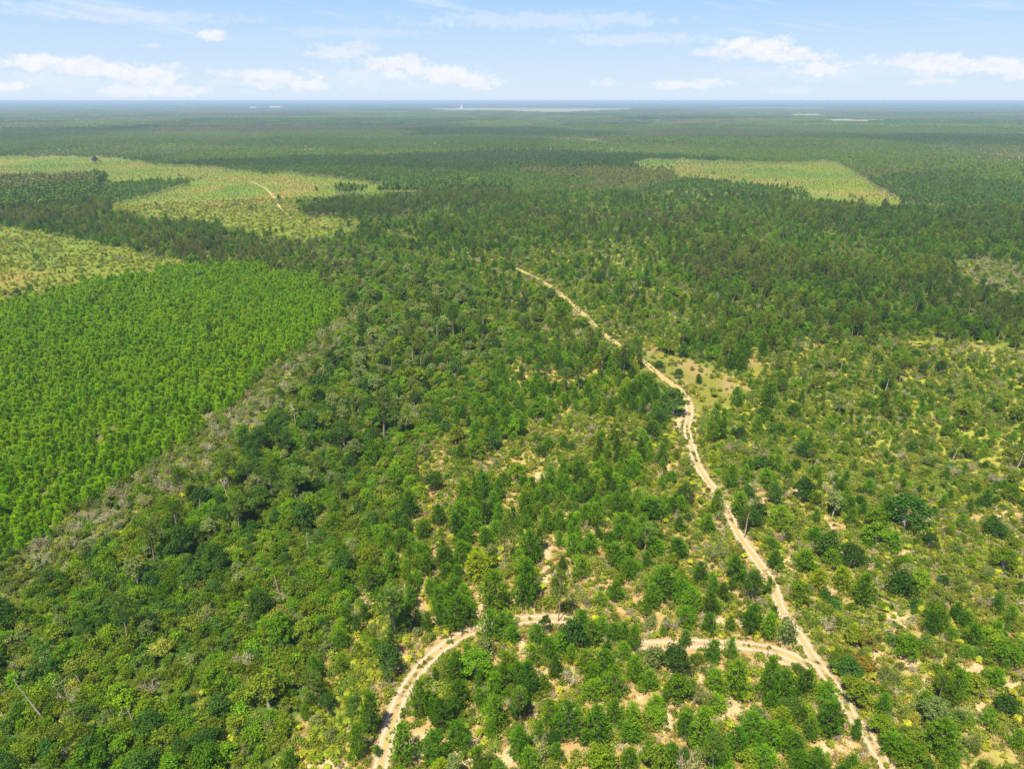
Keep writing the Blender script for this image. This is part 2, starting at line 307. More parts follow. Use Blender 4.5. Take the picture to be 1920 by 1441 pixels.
TRACKS = dict(
 main=dict(w=2.6, pts=[(1700, 1520), (1664, 1441), (1644, 1407), (1625, 1376), (1596, 1340), (1578, 1305), (1552, 1270), (1526, 1234), (1499, 1192), (1468, 1150), (1452, 1105), (1439, 1079), (1413, 1042), (1387, 1006), (1365, 962), (1345, 925), (1322, 895), (1307, 868), (1296, 835), (1288, 805), (1293, 775), (1288, 750), (1270, 728), (1238, 704), (1212, 682), (1185, 662), (1145, 636), (1115, 610), (1090, 585), (1062, 562), (1042, 544), (1010, 524), (982, 510), (940, 492), (868, 471), (820, 458), (760, 445)]),
 curve=dict(w=2.9, pts=[(700, 1500), (712, 1441), (722, 1400), (733, 1362), (745, 1322), (768, 1280), (800, 1240), (838, 1208), (880, 1184), (920, 1172), (965, 1164), (1015, 1160), (1060, 1162), (1100, 1175), (1150, 1195), (1200, 1208), (1250, 1209), (1300, 1206), (1360, 1208), (1410, 1212), (1455, 1220), (1495, 1236), (1530, 1256)]),
 field=dict(w=2.4, pts=[(470, 340), (498, 354), (512, 368), (521, 383), (531, 396), (546, 409)]),
)
def smooth_pts(P, n=14):
    P = [unproject(*p) for p in P]; P = [2*P[0]-P[1]]+P+[2*P[-1]-P[-2]]; out = []
    for i in range(1, len(P)-2):
        for k in range(n):
            t = k/n; a, b, c, d = P[i-1], P[i], P[i+1], P[i+2]
            out.append(.5*((2*b)+(-a+c)*t+(2*a-5*b+4*c-d)*t*t+(-a+3*b-3*c+d)*t**3))
    out.append(P[-2]); return np.array(out)
for k in TRACKS: TRACKS[k]['line'] = smooth_pts(TRACKS[k]['pts'])
TL = np.concatenate([t['line'][::3] for t in TRACKS.values()]); TW = np.concatenate([np.full(len(t['line'][::3]), t['w']/2) for t in TRACKS.values()])
def track_dist(x, y):
    out = np.full(len(x), 1e9)
    for s in range(0, len(x), 20000):
        d = np.hypot(x[s:s+20000, None]-TL[None, :, 0], y[s:s+20000, None]-TL[None, :, 1])-TW[None]
        out[s:s+20000] = d.min(1)
    return out
# bare sand: centre, half width, half height in picture units, laid out on the ground
SAND = [(897, 1150, 12, 40), (1022, 1090, 14, 36), (1028, 1040, 12, 30), (1020, 1010, 10, 14), (965, 962, 12, 26), (1290, 800, 26, 36), (1275, 795, 20, 14), (1475, 1233, 40, 20), (1638, 1095, 8, 22), (1650, 1125, 10, 20), (1682, 1165, 30, 20), (780, 1400, 60, 50),
 (870, 1410, 26, 40), (950, 1420, 30, 20), (1305, 1275, 24, 22), (1380, 1335, 34, 18), (1555, 1405, 44, 20), (1250, 1350, 18, 40), (1200, 1310, 24, 14), (905, 1260, 30, 26), (1020, 1270, 20, 22), (985, 1220, 14, 36), (1500, 920, 22, 10), (1560, 985, 22, 12), (1430, 945, 18, 12),
 (1480, 1050, 14, 30), (1640, 1230, 18, 30), (1735, 1290, 30, 26), (1700, 1240, 24, 12), (1830, 1255, 26, 14), (1900, 1285, 22, 20), (1590, 1400, 24, 24), (600, 1441, 60, 40), (1070, 980, 14, 12), (1400, 1170, 30, 16), (1350, 1170, 16, 16), (1550, 1110, 30, 14), (1250, 880, 12, 24), (1010, 900, 14, 16), (905, 1000, 12, 16), (1000, 1130, 16, 24), (1890, 960, 30, 14), (1810, 1010, 26, 16), (1700, 1040, 26, 12), (1840, 1330, 30, 22), (1100, 1090, 10, 14)]
def sandf(px, py):
    s = np.zeros(np.shape(px))
    for (cx, cy_, a, b) in SAND: s = np.maximum(s, np.exp(-((px-cx)/a)**2-((py-cy_)/b)**2))
    return s

# ------------------------------------------------------------------ ground sheet
def hills(r, x, y):
    s = np.clip((r-9000)/8000, 0, 1); return s*s*(3-2*s)*22*vnoise(x, y, 5200, 5, 3)
def build_ground():
    rings = 18*np.exp(np.arange(0, 610)*0.01197); rings = rings[rings < 26000]
    fa = np.radians(np.arange(-48, 48.01, .3)); ca = np.radians(np.arange(54, 307, 6)); A = np.concatenate([fa, ca])
    R, TH = np.meshgrid(rings, A, indexing='ij'); X = R*np.sin(TH); Y = R*np.cos(TH); Z = hills(R, X, Y)
    x = X.ravel(); y = Y.ravel(); n = len(A); m = len(rings)
    V = np.column_stack([x, y, Z.ravel()]); V = np.vstack([V, [0, 0, 0]])
    i = np.arange(m-1)[:, None]; j = np.arange(n)[None]; j2 = (j+1) % n
    q = np.stack([i*n+j, (i+1)*n+j, (i+1)*n+j2, i*n+j2], -1).reshape(-1, 4)[:, ::-1]
    t = np.stack([np.full(n, m*n), (np.arange(n)+1) % n, np.arange(n)], -1)[:, ::-1]
    front = y > 5
    px, py = project(x, y); px = np.where(front, px, -9999); z = zone(px, py); z[~front] = FOREST
    tint = np.zeros((len(x), 3)); grass = np.zeros(len(x)); sand = np.zeros(len(x))
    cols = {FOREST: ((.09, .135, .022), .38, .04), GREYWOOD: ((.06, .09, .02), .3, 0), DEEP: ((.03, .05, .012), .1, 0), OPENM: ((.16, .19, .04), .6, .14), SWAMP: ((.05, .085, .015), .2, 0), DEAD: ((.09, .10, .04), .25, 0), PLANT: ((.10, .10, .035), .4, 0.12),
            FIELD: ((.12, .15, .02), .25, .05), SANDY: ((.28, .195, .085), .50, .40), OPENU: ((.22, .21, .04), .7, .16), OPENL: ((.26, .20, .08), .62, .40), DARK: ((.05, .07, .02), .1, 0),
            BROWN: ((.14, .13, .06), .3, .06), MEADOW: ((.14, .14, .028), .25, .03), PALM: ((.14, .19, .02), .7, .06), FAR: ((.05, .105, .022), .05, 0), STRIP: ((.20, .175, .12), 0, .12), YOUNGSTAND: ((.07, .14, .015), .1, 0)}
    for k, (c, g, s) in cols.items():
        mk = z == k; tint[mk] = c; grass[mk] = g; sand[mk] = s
    near = np.hypot(x, y) < 400
    sm_ = z == SANDY; sand[sm_] = (.12+.28*np.clip((py-850)/200, 0, 1))[sm_]; grass[sm_] = (.62-.12*np.clip((py-850)/200, 0, 1))[sm_]
    sand[near] = np.maximum(sand[near], .95*sandf(px[near], py[near]))
    fm = z == FIELD; a = np.clip((vnoise(x, y, 45, 71)-.5)*5, 0, 1)[:, None]; b_ = np.clip((vnoise(x, y, 70, 72)-.52)*6, 0, 1)[:, None]
    tf = tint*(1-a)+np.array([.17, .14, .035])*a; tf = tf*(1-b_)+np.array([.085, .135, .018])*b_; tint[fm] = tf[fm]
    mm = z == MEADOW; a = np.clip((vnoise(x, y, 9, 73)-.45)*5, 0, 1)[:, None]; tf = tint*(1-a)+np.array([.22, .16, .07])*a; tint[mm] = tf[mm]
    # blend zone borders a little
    T3 = tint.reshape(m, n, 3); G = grass.reshape(m, n); S = sand.reshape(m, n)
    for _ in range(1):
        for arr in (T3, G, S):
            arr[1:-1, 1:-1] = (arr[1:-1, 1:-1]*2+arr[:-2, 1:-1]+arr[2:, 1:-1]+arr[1:-1, :-2]+arr[1:-1, 2:])/6
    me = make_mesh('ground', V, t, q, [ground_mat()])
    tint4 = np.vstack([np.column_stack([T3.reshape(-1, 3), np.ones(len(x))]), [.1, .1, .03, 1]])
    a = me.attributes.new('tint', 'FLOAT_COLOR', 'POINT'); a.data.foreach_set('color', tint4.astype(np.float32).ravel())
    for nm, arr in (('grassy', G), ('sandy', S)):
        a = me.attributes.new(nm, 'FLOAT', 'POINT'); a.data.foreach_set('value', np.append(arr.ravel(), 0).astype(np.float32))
    o = bpy.data.objects.new('ground', me); C.objects.link(o); tag(o, kind='structure')
def ground_mat():
    m = bpy.data.materials.new('ground'); m.use_nodes = True; nt = m.node_tree; n = nt.nodes; l = nt.links
    M = lambda op, a, b=None, c=None, clamp=False: mth(n, l, op, a, b, c, clamp)
    pb = n['Principled BSDF']; pb.inputs['Roughness'].default_value = .95; pb.inputs['Specular IOR Level'].default_value = .02
    tc = n.new('ShaderNodeTexCoord')
    def noise(sc, det=4, rough=.6):
        z = n.new('ShaderNodeTexNoise'); z.inputs['Scale'].default_value = sc; z.inputs['Detail'].default_value = det; z.inputs['Roughness'].default_value = rough; l.new(tc.outputs['Object'], z.inputs['Vector']); return z.outputs[0]
    def attr(nm):
        a = n.new('ShaderNodeAttribute'); a.attribute_name = nm; return a
    def mix(f, a, b, bt='MIX'):
        x = n.new('ShaderNodeMix'); x.data_type = 'RGBA'; x.blend_type = bt
        if isinstance(f, (int, float)): x.inputs[0].default_value = f
        else: l.new(f, x.inputs[0])
        for s, v in ((x.inputs[6], a), (x.inputs[7], b)):
            if isinstance(v, tuple): s.default_value = v
            else: l.new(v, s)
        return x.outputs[2]
    n1 = noise(.5, 5, .7); n2 = noise(.09, 4); n3 = noise(1.6, 7, .85); n3 = M('ADD', M('MULTIPLY', M('SUBTRACT', n3, .5), 2.0), .5, None, True)
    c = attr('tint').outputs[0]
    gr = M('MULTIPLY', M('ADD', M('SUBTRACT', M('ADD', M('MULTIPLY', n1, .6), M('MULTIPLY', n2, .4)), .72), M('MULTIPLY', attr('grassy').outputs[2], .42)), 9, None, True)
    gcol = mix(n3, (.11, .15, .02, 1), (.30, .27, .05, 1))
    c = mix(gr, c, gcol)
    sa = M('MULTIPLY', M('ADD', M('SUBTRACT', M('ADD', M('MULTIPLY', n1, .5), M('MULTIPLY', n2, .5)), .78), M('MULTIPLY', attr('sandy').outputs[2], .62)), 9, None, True)
    scol = mix(n3, (.26, .18, .09, 1), (.44, .335, .20, 1))
    c = mix(sa, c, scol)
    v = M('ADD', .45, M('MULTIPLY', noise(.8, 6, .8), 1.15)); cv = n.new('ShaderNodeCombineColor')
    for i in range(3): l.new(v, cv.inputs[i])
    c = mix(1.0, c, cv.outputs[0], 'MULTIPLY')
    l.new(c, pb.inputs['Base Color'])
    return m
def track_mat():
    m = bpy.data.materials.new('track_sand'); m.use_nodes = True; nt = m.node_tree; n = nt.nodes; l = nt.links
    M = lambda op, a, b=None, c=None, clamp=False: mth(n, l, op, a, b, c, clamp)
    pb = n['Principled BSDF']; pb.inputs['Roughness'].default_value = .95; pb.inputs['Specular IOR Level'].default_value = .02
    tc = n.new('ShaderNodeTexCoord'); at = n.new('ShaderNodeAttribute'); at.attribute_name = 'across'; gs = n.new('ShaderNodeAttribute'); gs.attribute_name = 'grassy'
    def noise(sc, det=4):
        z = n.new('ShaderNodeTexNoise'); z.inputs['Scale'].default_value = sc; z.inputs['Detail'].default_value = det; z.inputs['Roughness'].default_value = .65; l.new(tc.outputs['Object'], z.inputs['Vector']); return z.outputs[0]
    n1 = noise(.9, 5); n2 = noise(3.2, 4); a = M('ABSOLUTE', at.outputs[2])
    def mix(f, x, y):
        k = n.new('ShaderNodeMix'); k.data_type = 'RGBA'; l.new(f, k.inputs[0])
        for s, v in ((k.inputs[6], x), (k.inputs[7], y)):
            if isinstance(v, tuple): s.default_value = v
            else: l.new(v, s)
        return k.outputs[2]
    rut = M('SUBTRACT', 1.0, M('MULTIPLY', M('ABSOLUTE', M('SUBTRACT', a, .52)), 3.2), None, True)    # two wheel lines
    sand = mix(n2, (.22, .15, .09, 1), (.36, .27, .18, 1))
    damp = noise(.22, 3); sand = mix(M('MULTIPLY', M('SUBTRACT', damp, .52), 5, None, True), sand, (.21, .145, .09, 1)); sand = mix(M('MULTIPLY', rut, .75), sand, (.42, .33, .23, 1))
    mid = M('MULTIPLY', M('SUBTRACT', M('ADD', M('SUBTRACT', .34, a), M('ADD', M('MULTIPLY', M('SUBTRACT', n1, .5), 1.4), M('MULTIPLY', gs.outputs[2], .8))), .18), 6, None, True)
    c = mix(mid, sand, mix(n2, (.27, .19, .07, 1), (.30, .27, .07, 1)))
    edge = M('MULTIPLY', M('SUBTRACT', M('ADD', a, M('MULTIPLY', M('SUBTRACT', n1, .5), 2.0)), .88), 6, None, True)
    c = mix(edge, c, mix(n2, (.20, .17, .05, 1), (.33, .23, .12, 1)))
    l.new(c, pb.inputs['Base Color'])
    return m
def build_tracks():
    tm = track_mat()
    for i, (k, t) in enumerate(TRACKS.items()):
        L = t['line']; T = np.gradient(L, axis=0); T /= np.linalg.norm(T, axis=1)[:, None]; Nn = np.column_stack([-T[:, 1], T[:, 0]])
        cols = np.linspace(-1.15, 1.15, 9); w = t['w']/2*np.clip(.72+(project(L[:, 0], L[:, 1])[1]-600)/500, .72, 1)*(1+.14*(vnoise(L[:, 0], L[:, 1], 5, 40+i, 2)-.5)*2)
        P = L[:, None]+Nn[:, None]*(cols[None, :, None]*w[:, None, None])
        V = np.zeros((len(L), 9, 3)); V[:, :, :2] = P; V[:, :, 2] = .04+.012*i
        a = np.arange(len(L)-1)[:, None]*9+np.arange(8)[None]
        q = np.stack([a, a+1, a+10, a+9], -1).reshape(-1, 4)
        me = make_mesh('dirt_track', V.reshape(-1, 3), None, q, [tm])
        at = me.attributes.new('across', 'FLOAT', 'POINT'); at.data.foreach_set('value', np.tile(cols, len(L)).astype(np.float32))
        _, py = project(L[:, 0], L[:, 1])
        g = {'main': np.clip((760-py)/60, 0, .45)+np.clip((1100-py)/900, 0, .1), 'curve': np.full(len(L), .06), 'field': np.full(len(L), .5)}[k]
        at = me.attributes.new('grassy', 'FLOAT', 'POINT'); at.data.foreach_set('value', np.repeat(g, 9).astype(np.float32))
        o = bpy.data.objects.new('dirt_track', me); C.objects.link(o); tag(o, kind='structure')
build_ground(); build_tracks()

# ------------------------------------------------------------------ plant builders (unit: metres; base at z=0)
def young_pine(seed, H, W, slim=1.0):
    rng = np.random.default_rng(seed); cr = Buf(); tr = Buf()
    lean = rng.normal(size=2)*.03
    zs = np.linspace(0, H*.93, 7); tr.add_tube(np.column_stack([lean[0]*zs, lean[1]*zs, zs]), np.linspace(.10*H/6, .03, 7), 6)
    whorls = int(8+H*1.0); bases = []; dirs = []
    side = rng.uniform(.75, 1.2, 8)
    for w in range(whorls):
        t = (w+rng.uniform(-.2, .2))/whorls; z = H*(.10+.86*t)
        prof = (W/2)*min(1, (.72+1.6*t))*(1-max(t, 0)**1.2)**.8*rng.uniform(.78, 1.2)
        nb = rng.integers(6, 9); a0 = rng.uniform(0, 6.28)
        for b in range(nb):
            a = a0+b/nb*6.28+rng.uniform(-.3, .3); ln = max(.25, prof*rng.uniform(.72, 1.15)*side[int(a/6.28*8) % 8])
            up = .25+.5*t; d = np.array([cos(a), sin(a), up]); p0 = np.array([lean[0]*z, lean[1]*z, z])
            tr.add_tube([p0, p0+d*ln*.8], [.03, .01], 3)
            k = max(2, int(ln*3.2))
            for s in np.linspace(.38, 1.0, k):
                off = rng.normal(size=3)*np.array([.2, .2, .12])*ln*.8; p = p0+d*ln*s+off*(.4+.6*s); p[2] = max(p[2], .15)
                bases.append(p); dirs.append([d[0]*.55, d[1]*.55, .75])
    bases.append([lean[0]*H, lean[1]*H, H*.93]); dirs.append([0, 0, 1.5])
    needles(cr, rng, np.array(bases), np.array(dirs), .52, .13, 9)
    return cr, tr
def tall_pine(seed, H, W, bare=.5):
    rng = np.random.default_rng(seed); cr = Buf(); tr = Buf(); lean = rng.normal(size=2)*.035
    zs = np.linspace(0, H*.95, 9); wob = .12*np.sin(zs*.5+rng.uniform(0, 6)); cx = lean[0]*zs+wob; cyy = lean[1]*zs
    tr.add_tube(np.column_stack([cx, cyy, zs]), np.linspace(.17*H/12+.03, .04, 9), 7)
    bases = []; dirs = []; nb = int(20+H)
    for b in range(nb):
        t = (b/nb)**.9; z = H*(bare+(.96-bare)*t); a = b*2.4+rng.uniform(-.5, .5)
        ln = W/2*rng.uniform(.5, 1.15)*(1-.62*t**2)*(.65+.35*min(1, t*4)); up = rng.uniform(.1, .5)+.3*t; d = np.array([cos(a), sin(a), up])
        p0 = np.array([np.interp(z, zs, cx), np.interp(z, zs, cyy), z]); p1 = p0+d*ln
        tr.add_tube([p0, p0+d*ln*.5+[0, 0, -.05], p1], [.05, .035, .015], 4)
        for s in (.55, .8, 1.0):
            for _ in range(3):
                bases.append(p0+d*ln*s+rng.normal(size=3)*[.32, .32, .2]); dirs.append([d[0]*.4, d[1]*.4, .7])
    needles(cr, rng, np.array(bases), np.array(dirs), .55, .13, 9)
    return cr, tr
def broadleaf(seed, H, W, trunk=.3, lobes=16, n=95, leaf=.30, dens=1.0):
    rng = np.random.default_rng(seed); cr = Buf(); tr = Buf(); base = H*trunk
    tr.add_tube([[0, 0, 0], [rng.normal()*.1, rng.normal()*.1, base], [0, 0, H*.6]], [.035*H+.03, .025*H+.02, .03], 6)
    for i in range(lobes):
        a = i*2.4+rng.uniform(-.4, .4); rr = (i+.5)/lobes; rad = W/2*math.sqrt(rr)*.82*rng.uniform(.6, 1.28)
        z = base+(H-base)*(.82-.60*rr**1.4)*rng.uniform(.66, 1.18)
        c = np.array([cos(a)*rad, sin(a)*rad, z]); R = W*.5*rng.uniform(.16, .38); hz = R*rng.uniform(.6, 1.15)
        if i % 2 == 0: tr.add_tube([[0, 0, base*.9], [c[0]*.5, c[1]*.5, (base+z)/2], c], [.05, .035, .015], 4)
        m = int(n*dens*rng.uniform(.8, 1.2)); d = unit(rng.normal(size=(m, 3))); d[:, 2] = np.abs(d[:, 2])*1.1-.30; d = unit(d)
        rr2 = rng.uniform(.72, 1.08, m)[:, None]; P = c+d*rr2*[R, R, hz]+rng.normal(size=(m, 3))*.12; P[:, 2] = np.maximum(P[:, 2], .12)
        leaves(cr, rng, P, unit(d*.8+rng.normal(size=(m, 3))*.5+[0, 0, .25]), leaf*1.25, leaf*.8)
    return cr, tr
def bare_shrub(seed, H, W, leafy=.2):
    rng = np.random.default_rng(seed); cr = Buf(); tr = Buf(); tips = []
    for i in range(9):
        a = rng.uniform(0, 6.28); d = unit(np.array([cos(a)*.6, sin(a)*.6, 1.0])); p0 = np.array([rng.normal()*.12, rng.normal()*.12, 0]); L = H*rng.uniform(.6, .95)
        p1 = p0+d*L*.6; p2 = p1+unit(d+rng.normal(size=3)*.25)*L*.4; tr.add_tube([p0, p1, p2], [.045, .03, .012], 4); tips += [p1, (p1+p2)/2, p2]
    tips = np.array(tips)
    b = np.repeat(tips, 12, 0); d = unit(rng.normal(size=b.shape)+[0, 0, .55]); needles(cr, rng, b, d, W*.28, .05, 1)
    b = np.repeat(tips, 6, 0)+rng.normal(size=(len(tips)*6, 3))*W*.12; b[:, 2] = np.maximum(b[:, 2], .1)
    needles(cr, rng, b, unit(rng.normal(size=b.shape)+[0, 0, .4]), .3, .09, max(1, int(10*leafy)))
    return cr, tr
def snag(seed, H, branches=5, lean=(0, 0), crown=False):
    rng = np.random.default_rng(seed); tr = Buf(); br = Buf(); zs = np.linspace(0, H, 7)
    P = np.column_stack([lean[0]*zs+.08*np.sin(zs), lean[1]*zs+.05*np.cos(zs*1.3), zs]); tr.add_tube(P, np.linspace(.13, .04, 7), 7)
    for i in range(branches):
        z = H*rng.uniform(.55 if not crown else .6, .98); a = rng.uniform(0, 6.28); L = rng.uniform(.5, 1.3)*(1.5 if crown else .8); p0 = np.array([np.interp(z, zs, P[:, 0]), np.interp(z, zs, P[:, 1]), z])
        d = unit(np.array([cos(a), sin(a), rng.uniform(.5, 1.3)])); p1 = p0+d*L; br.add_tube([p0, p1], [.05, .02], 4)
        if crown:
            for _ in range(4): br.add_tube([p1-d*L*.3, p1+unit(d+rng.normal(size=3)*.6)*L*.6], [.03, .01], 3)
    if branches == 0: br.add_tube([P[-1], P[-1]+[.05, 0, .25]], [.05, .01], 4)
    return br, tr
def grass_clump(seed, n=40, r=.55, h=.55, w=.07):
    rng = np.random.default_rng(seed); b = Buf(); p = rng.normal(size=(n, 3))*[r*.5, r*.5, 0]; d = unit(np.column_stack([p[:, 0]*1.2, p[:, 1]*1.2, np.full(n, .6)])+rng.normal(size=(n, 3))*.25)
    needles(b, rng, p, d, h, w, 2); return b
def palmetto(seed, n=9):
    rng = np.random.default_rng(seed); b = Buf()
    for i in range(n):
        a = rng.uniform(0, 6.28); rr = rng.uniform(.05, .45); c = np.array([cos(a)*rr, sin(a)*rr, rng.uniform(.35, .8)]); up = unit(np.array([cos(a)*.6, sin(a)*.6, 1]))
        u = unit(np.cross(up, [0, 1, .1])); v = np.cross(up, u); th = np.linspace(-2.3, 2.3, 10)+a
        D = np.cos(th)[:, None]*u+np.sin(th)[:, None]*v+up*.15; s = np.cross(D, up); cc = np.tile(c, (10, 1))
        b.add_tris(np.stack([cc+D*.5-s*0, cc+D*.16-s*.07, cc+D*.16+s*.07], 1)); b.add_tris(np.stack([cc, cc+D*.17+s*.05, cc+D*.17-s*.05], 1))
    return b
def far_tree(seed, H, W, bare, n=46, size=1.1, cone=False):
    rng = np.random.default_rng(seed); cr = Buf(); tr = Buf(); d = unit(rng.normal(size=(n, 3))); d[:, 2] = np.abs(d[:, 2])*1.2-.5
    hz = H*(1-bare)/2; t = rng.uniform(0, 1, n)
    P = d*[W/2, W/2, hz]*rng.uniform(.6, 1.05, n)[:, None]+[0, 0, H-hz]
    if cone: P[:, :2] *= np.clip(1.25-(P[:, 2:3]/H), .15, 1)
    leaves(cr, rng, P, unit(d+rng.normal(size=(n, 3))*.5+[0, 0, .3]), size*1.2, size*.8)
    tr.add_tube([[0, 0, 0], [0, 0, H*.8]], [.14, .07], 3)
    return cr, tr
def far_patch(seed, size=80, n=230, H=11, var=3, gap=.45):
    rng = np.random.default_rng(seed); b = Buf(); P = []; D = []
    for i in range(n):
        x, y = rng.uniform(-size/2, size/2, 2)
        if vnoise(np.array([x+500]), np.array([y+500]), 25, seed, 2)[0] < gap-.1: continue
        h = H+rng.normal()*var*.5; w = rng.uniform(1.6, 2.6)
        for k in range(10):
            d = unit(rng.normal(size=3)); d[2] = abs(d[2])*1.2-.5; P.append([x+d[0]*w, y+d[1]*w, max(.5, h-2.5+d[2]*2.6)]); D.append(d)
    P = np.array(P); D = np.array(D); leaves(b, rng, P, unit(D+rng.normal(size=P.shape)*.5+[0, 0, .3]), 2.8, 1.9)
    return b

# library: name -> list of (crown mesh, trunk mesh, joined mesh, height, width, tone word)
LIB = {}
def lib(kind, cr, tr, cm, tm, H, W, tone=''):
    k = len(LIB.setdefault(kind, []))
    j = joined(kind+'_whole', [cr, tr], [cm, tm]); po = bpy.data.objects.new('%s_source_%02d' % (kind, k), j)
    LIB[kind].append(dict(crown=cr.mesh(kind+'_crown', cm), trunk=tr.mesh(kind+'_trunk', tm, True), src=po, H=H, W=W, tone=tone))
def libone(kind, b, m):
    k = len(LIB.setdefault(kind, [])); po = bpy.data.objects.new('%s_source_%02d' % (kind, k), b.mesh(kind, m)); LIB[kind].append(dict(src=po, H=1, W=1, tone=''))
for i, (m, tone) in enumerate([('pine_bright', 'bright green'), ('pine_bright', 'bright green'), ('pine_bright', 'bright green'), ('pine_dark', 'dark green'), ('pine_dark', 'dark green'), ('pine_yellow', 'yellowish green')]):
    W = [4.4, 4.9, 4.0, 4.5, 3.9, 4.3][i]; H = [6.4, 5.8, 6.2, 6.2, 6.8, 5.6][i]
    lib('young_pine', *young_pine(10+i, H, W), MT[m], MT['bark'], H, W, tone)
for i in range(5):
    H = [11, 12.5, 9.5, 10.5, 13][i]; W = [4.4, 4.2, 4.0, 5, 4.6][i]
    lib('tall_pine', *tall_pine(30+i, H, W, [.5, .55, .35, .3, .55][i]), MT['tall'], MT['bark'], H, W, 'green')
for i, (m, tone, H, W, tk) in enumerate([('hard', 'mid green', 6.5, 5.5, .25), ('hard', 'mid green', 5.5, 5, .2), ('hard_dark', 'dark green', 6.5, 5.6, .2), ('hard_dark', 'dark green', 5, 5.2, .12), ('olive', 'olive', 6, 5.0, .3), ('grey', 'grey green', 7.5, 4.6, .4)]):
    lib('broadleaf_tree', *broadleaf(50+i, H, W, tk, 30, 72, .30), MT[m], MT['greybark'], H, W, tone)
for i, (m, tone, H, W) in enumerate([('scrub', 'light green', 2.6, 3.4), ('scrub', 'light green', 2.0, 3.0), ('scrub_dark', 'dark green', 2.6, 3.2), ('olive', 'olive', 2.8, 3.6), ('hard', 'mid green', 2.6, 3.2), ('grey', 'grey green', 2.4, 3.0)]):
    lib('shrub', *broadleaf(70+i, H, W, .12, 17, 50, .22), MT[m], MT['greybark'], H, W, tone)
for i in range(3): lib('bare_shrub', *bare_shrub(90+i, [3.2, 2.6, 4.0][i], [2.8, 3.0, 2.6][i], [.2, .35, .12][i]), MT['bare'] if i != 1 else MT['grey'], MT['pale'], [3.2, 2.6, 4][i], 2.8, ['pale brown', 'greyish', 'pale brown'][i])
for i in range(3): lib('plantation_pine', *young_pine(110+i, [3.8, 4.6, 3.2][i], [2.0, 2.2, 1.8][i]), MT['plant'], MT['bark'], 3.9, 2.8, 'bright green')
for i in range(3): libone('grass', grass_clump(120+i), MT['grass'])
for i in range(2): libone('grass', palmetto(124+i), MT['yellow'])
b = Buf(); rng0 = np.random.default_rng(3)
for sd_ in range(2):
    cr, tr = broadleaf(130+sd_, .9, 1.3, .05, 6, 34, .2); libone('grass', cr, MT['scrub'])
cr, tr = broadleaf(133, .8, 1.2, .05, 6, 34, .2); libone('grass', cr, MT['yellow'])
cr, tr = bare_shrub(140, .55, .9, .1); tr.v += cr.v; tr.t += [t_+tr.n for t_ in cr.t]; libone('grass', tr, MT['bare'])
for i in range(4):
    H = [11, 12, 9.5, 10][i]; lib('far_pine', *far_tree(150+i, H, [4.2, 4, 4.6, 5][i], [.35, .45, .2, .15][i], 46, 1.15, i < 2), MT['far'], MT['bark'], H, 4)
for i in range(3): lib('far_hard', *far_tree(160+i, [7, 8, 5.5][i], [6, 5.4, 5][i], .1, 52, 1.25), MT['far_hard'], MT['greybark'], 7, 5)
for i in range(3): libone('patch', far_patch(170+i, 80, 260, [11, 12, 10][i], 3, [.4, .45, .5][i]), MT['far'])
for i in range(2): libone('patch', far_patch(180+i, 80, 240, 9, 3, .45), MT['far_hard'])

# ------------------------------------------------------------------ instancer for what is past the countable number
def stuff(name, pts, idx, rot, scl, kind, label, cat):
    pts = np.asarray(pts, np.float32); me = bpy.data.meshes.new(name); me.vertices.add(len(pts)); me.vertices.foreach_set('co', pts.ravel())
    a = me.attributes.new('pick', 'INT', 'POINT'); a.data.foreach_set('value', np.asarray(idx, np.int32))
    a = me.attributes.new('turn', 'FLOAT', 'POINT'); a.data.foreach_set('value', np.asarray(rot, np.float32))
    a = me.attributes.new('size', 'FLOAT_VECTOR', 'POINT'); a.data.foreach_set('vector', np.asarray(scl, np.float32).ravel())
    o = bpy.data.objects.new(name, me); C.objects.link(o)
    col = bpy.data.collections.new(name+'_sources')
    for s in LIB[kind]: col.objects.link(s['src'])
    g = bpy.data.node_groups.new(name, 'GeometryNodeTree'); g.interface.new_socket('Geometry', in_out='INPUT', socket_type='NodeSocketGeometry'); g.interface.new_socket('Geometry', in_out='OUTPUT', socket_type='NodeSocketGeometry')
    n = g.nodes; l = g.links; gi = n.new('NodeGroupInput'); go = n.new('NodeGroupOutput'); ip = n.new('GeometryNodeInstanceOnPoints')
    ci = n.new('GeometryNodeCollectionInfo'); ci.inputs['Collection'].default_value = col; ci.inputs['Separate Children'].default_value = True; ci.inputs['Reset Children'].default_value = True
    def na(nm, t):
        x = n.new('GeometryNodeInputNamedAttribute'); x.data_type = t; x.inputs[0].default_value = nm; return x.outputs[0]
    mp = n.new('GeometryNodeMeshToPoints')
    l.new(gi.outputs[0], mp.inputs[0]); l.new(mp.outputs[0], ip.inputs['Points']); l.new(ci.outputs[0], ip.inputs['Instance']); ip.inputs['Pick Instance'].default_value = True
    l.new(na('pick', 'INT'), ip.inputs['Instance Index']); cb = n.new('ShaderNodeCombineXYZ'); l.new(na('turn', 'FLOAT'), cb.inputs[2])
    l.new(cb.outputs[0], ip.inputs['Rotation']); l.new(na('size', 'FLOAT_VECTOR'), ip.inputs['Scale']); l.new(ip.outputs[0], go.inputs[0])
    md = o.modifiers.new('scatter', 'NODES'); md.node_group = g
    tag(o, label, cat, kind='stuff'); return o

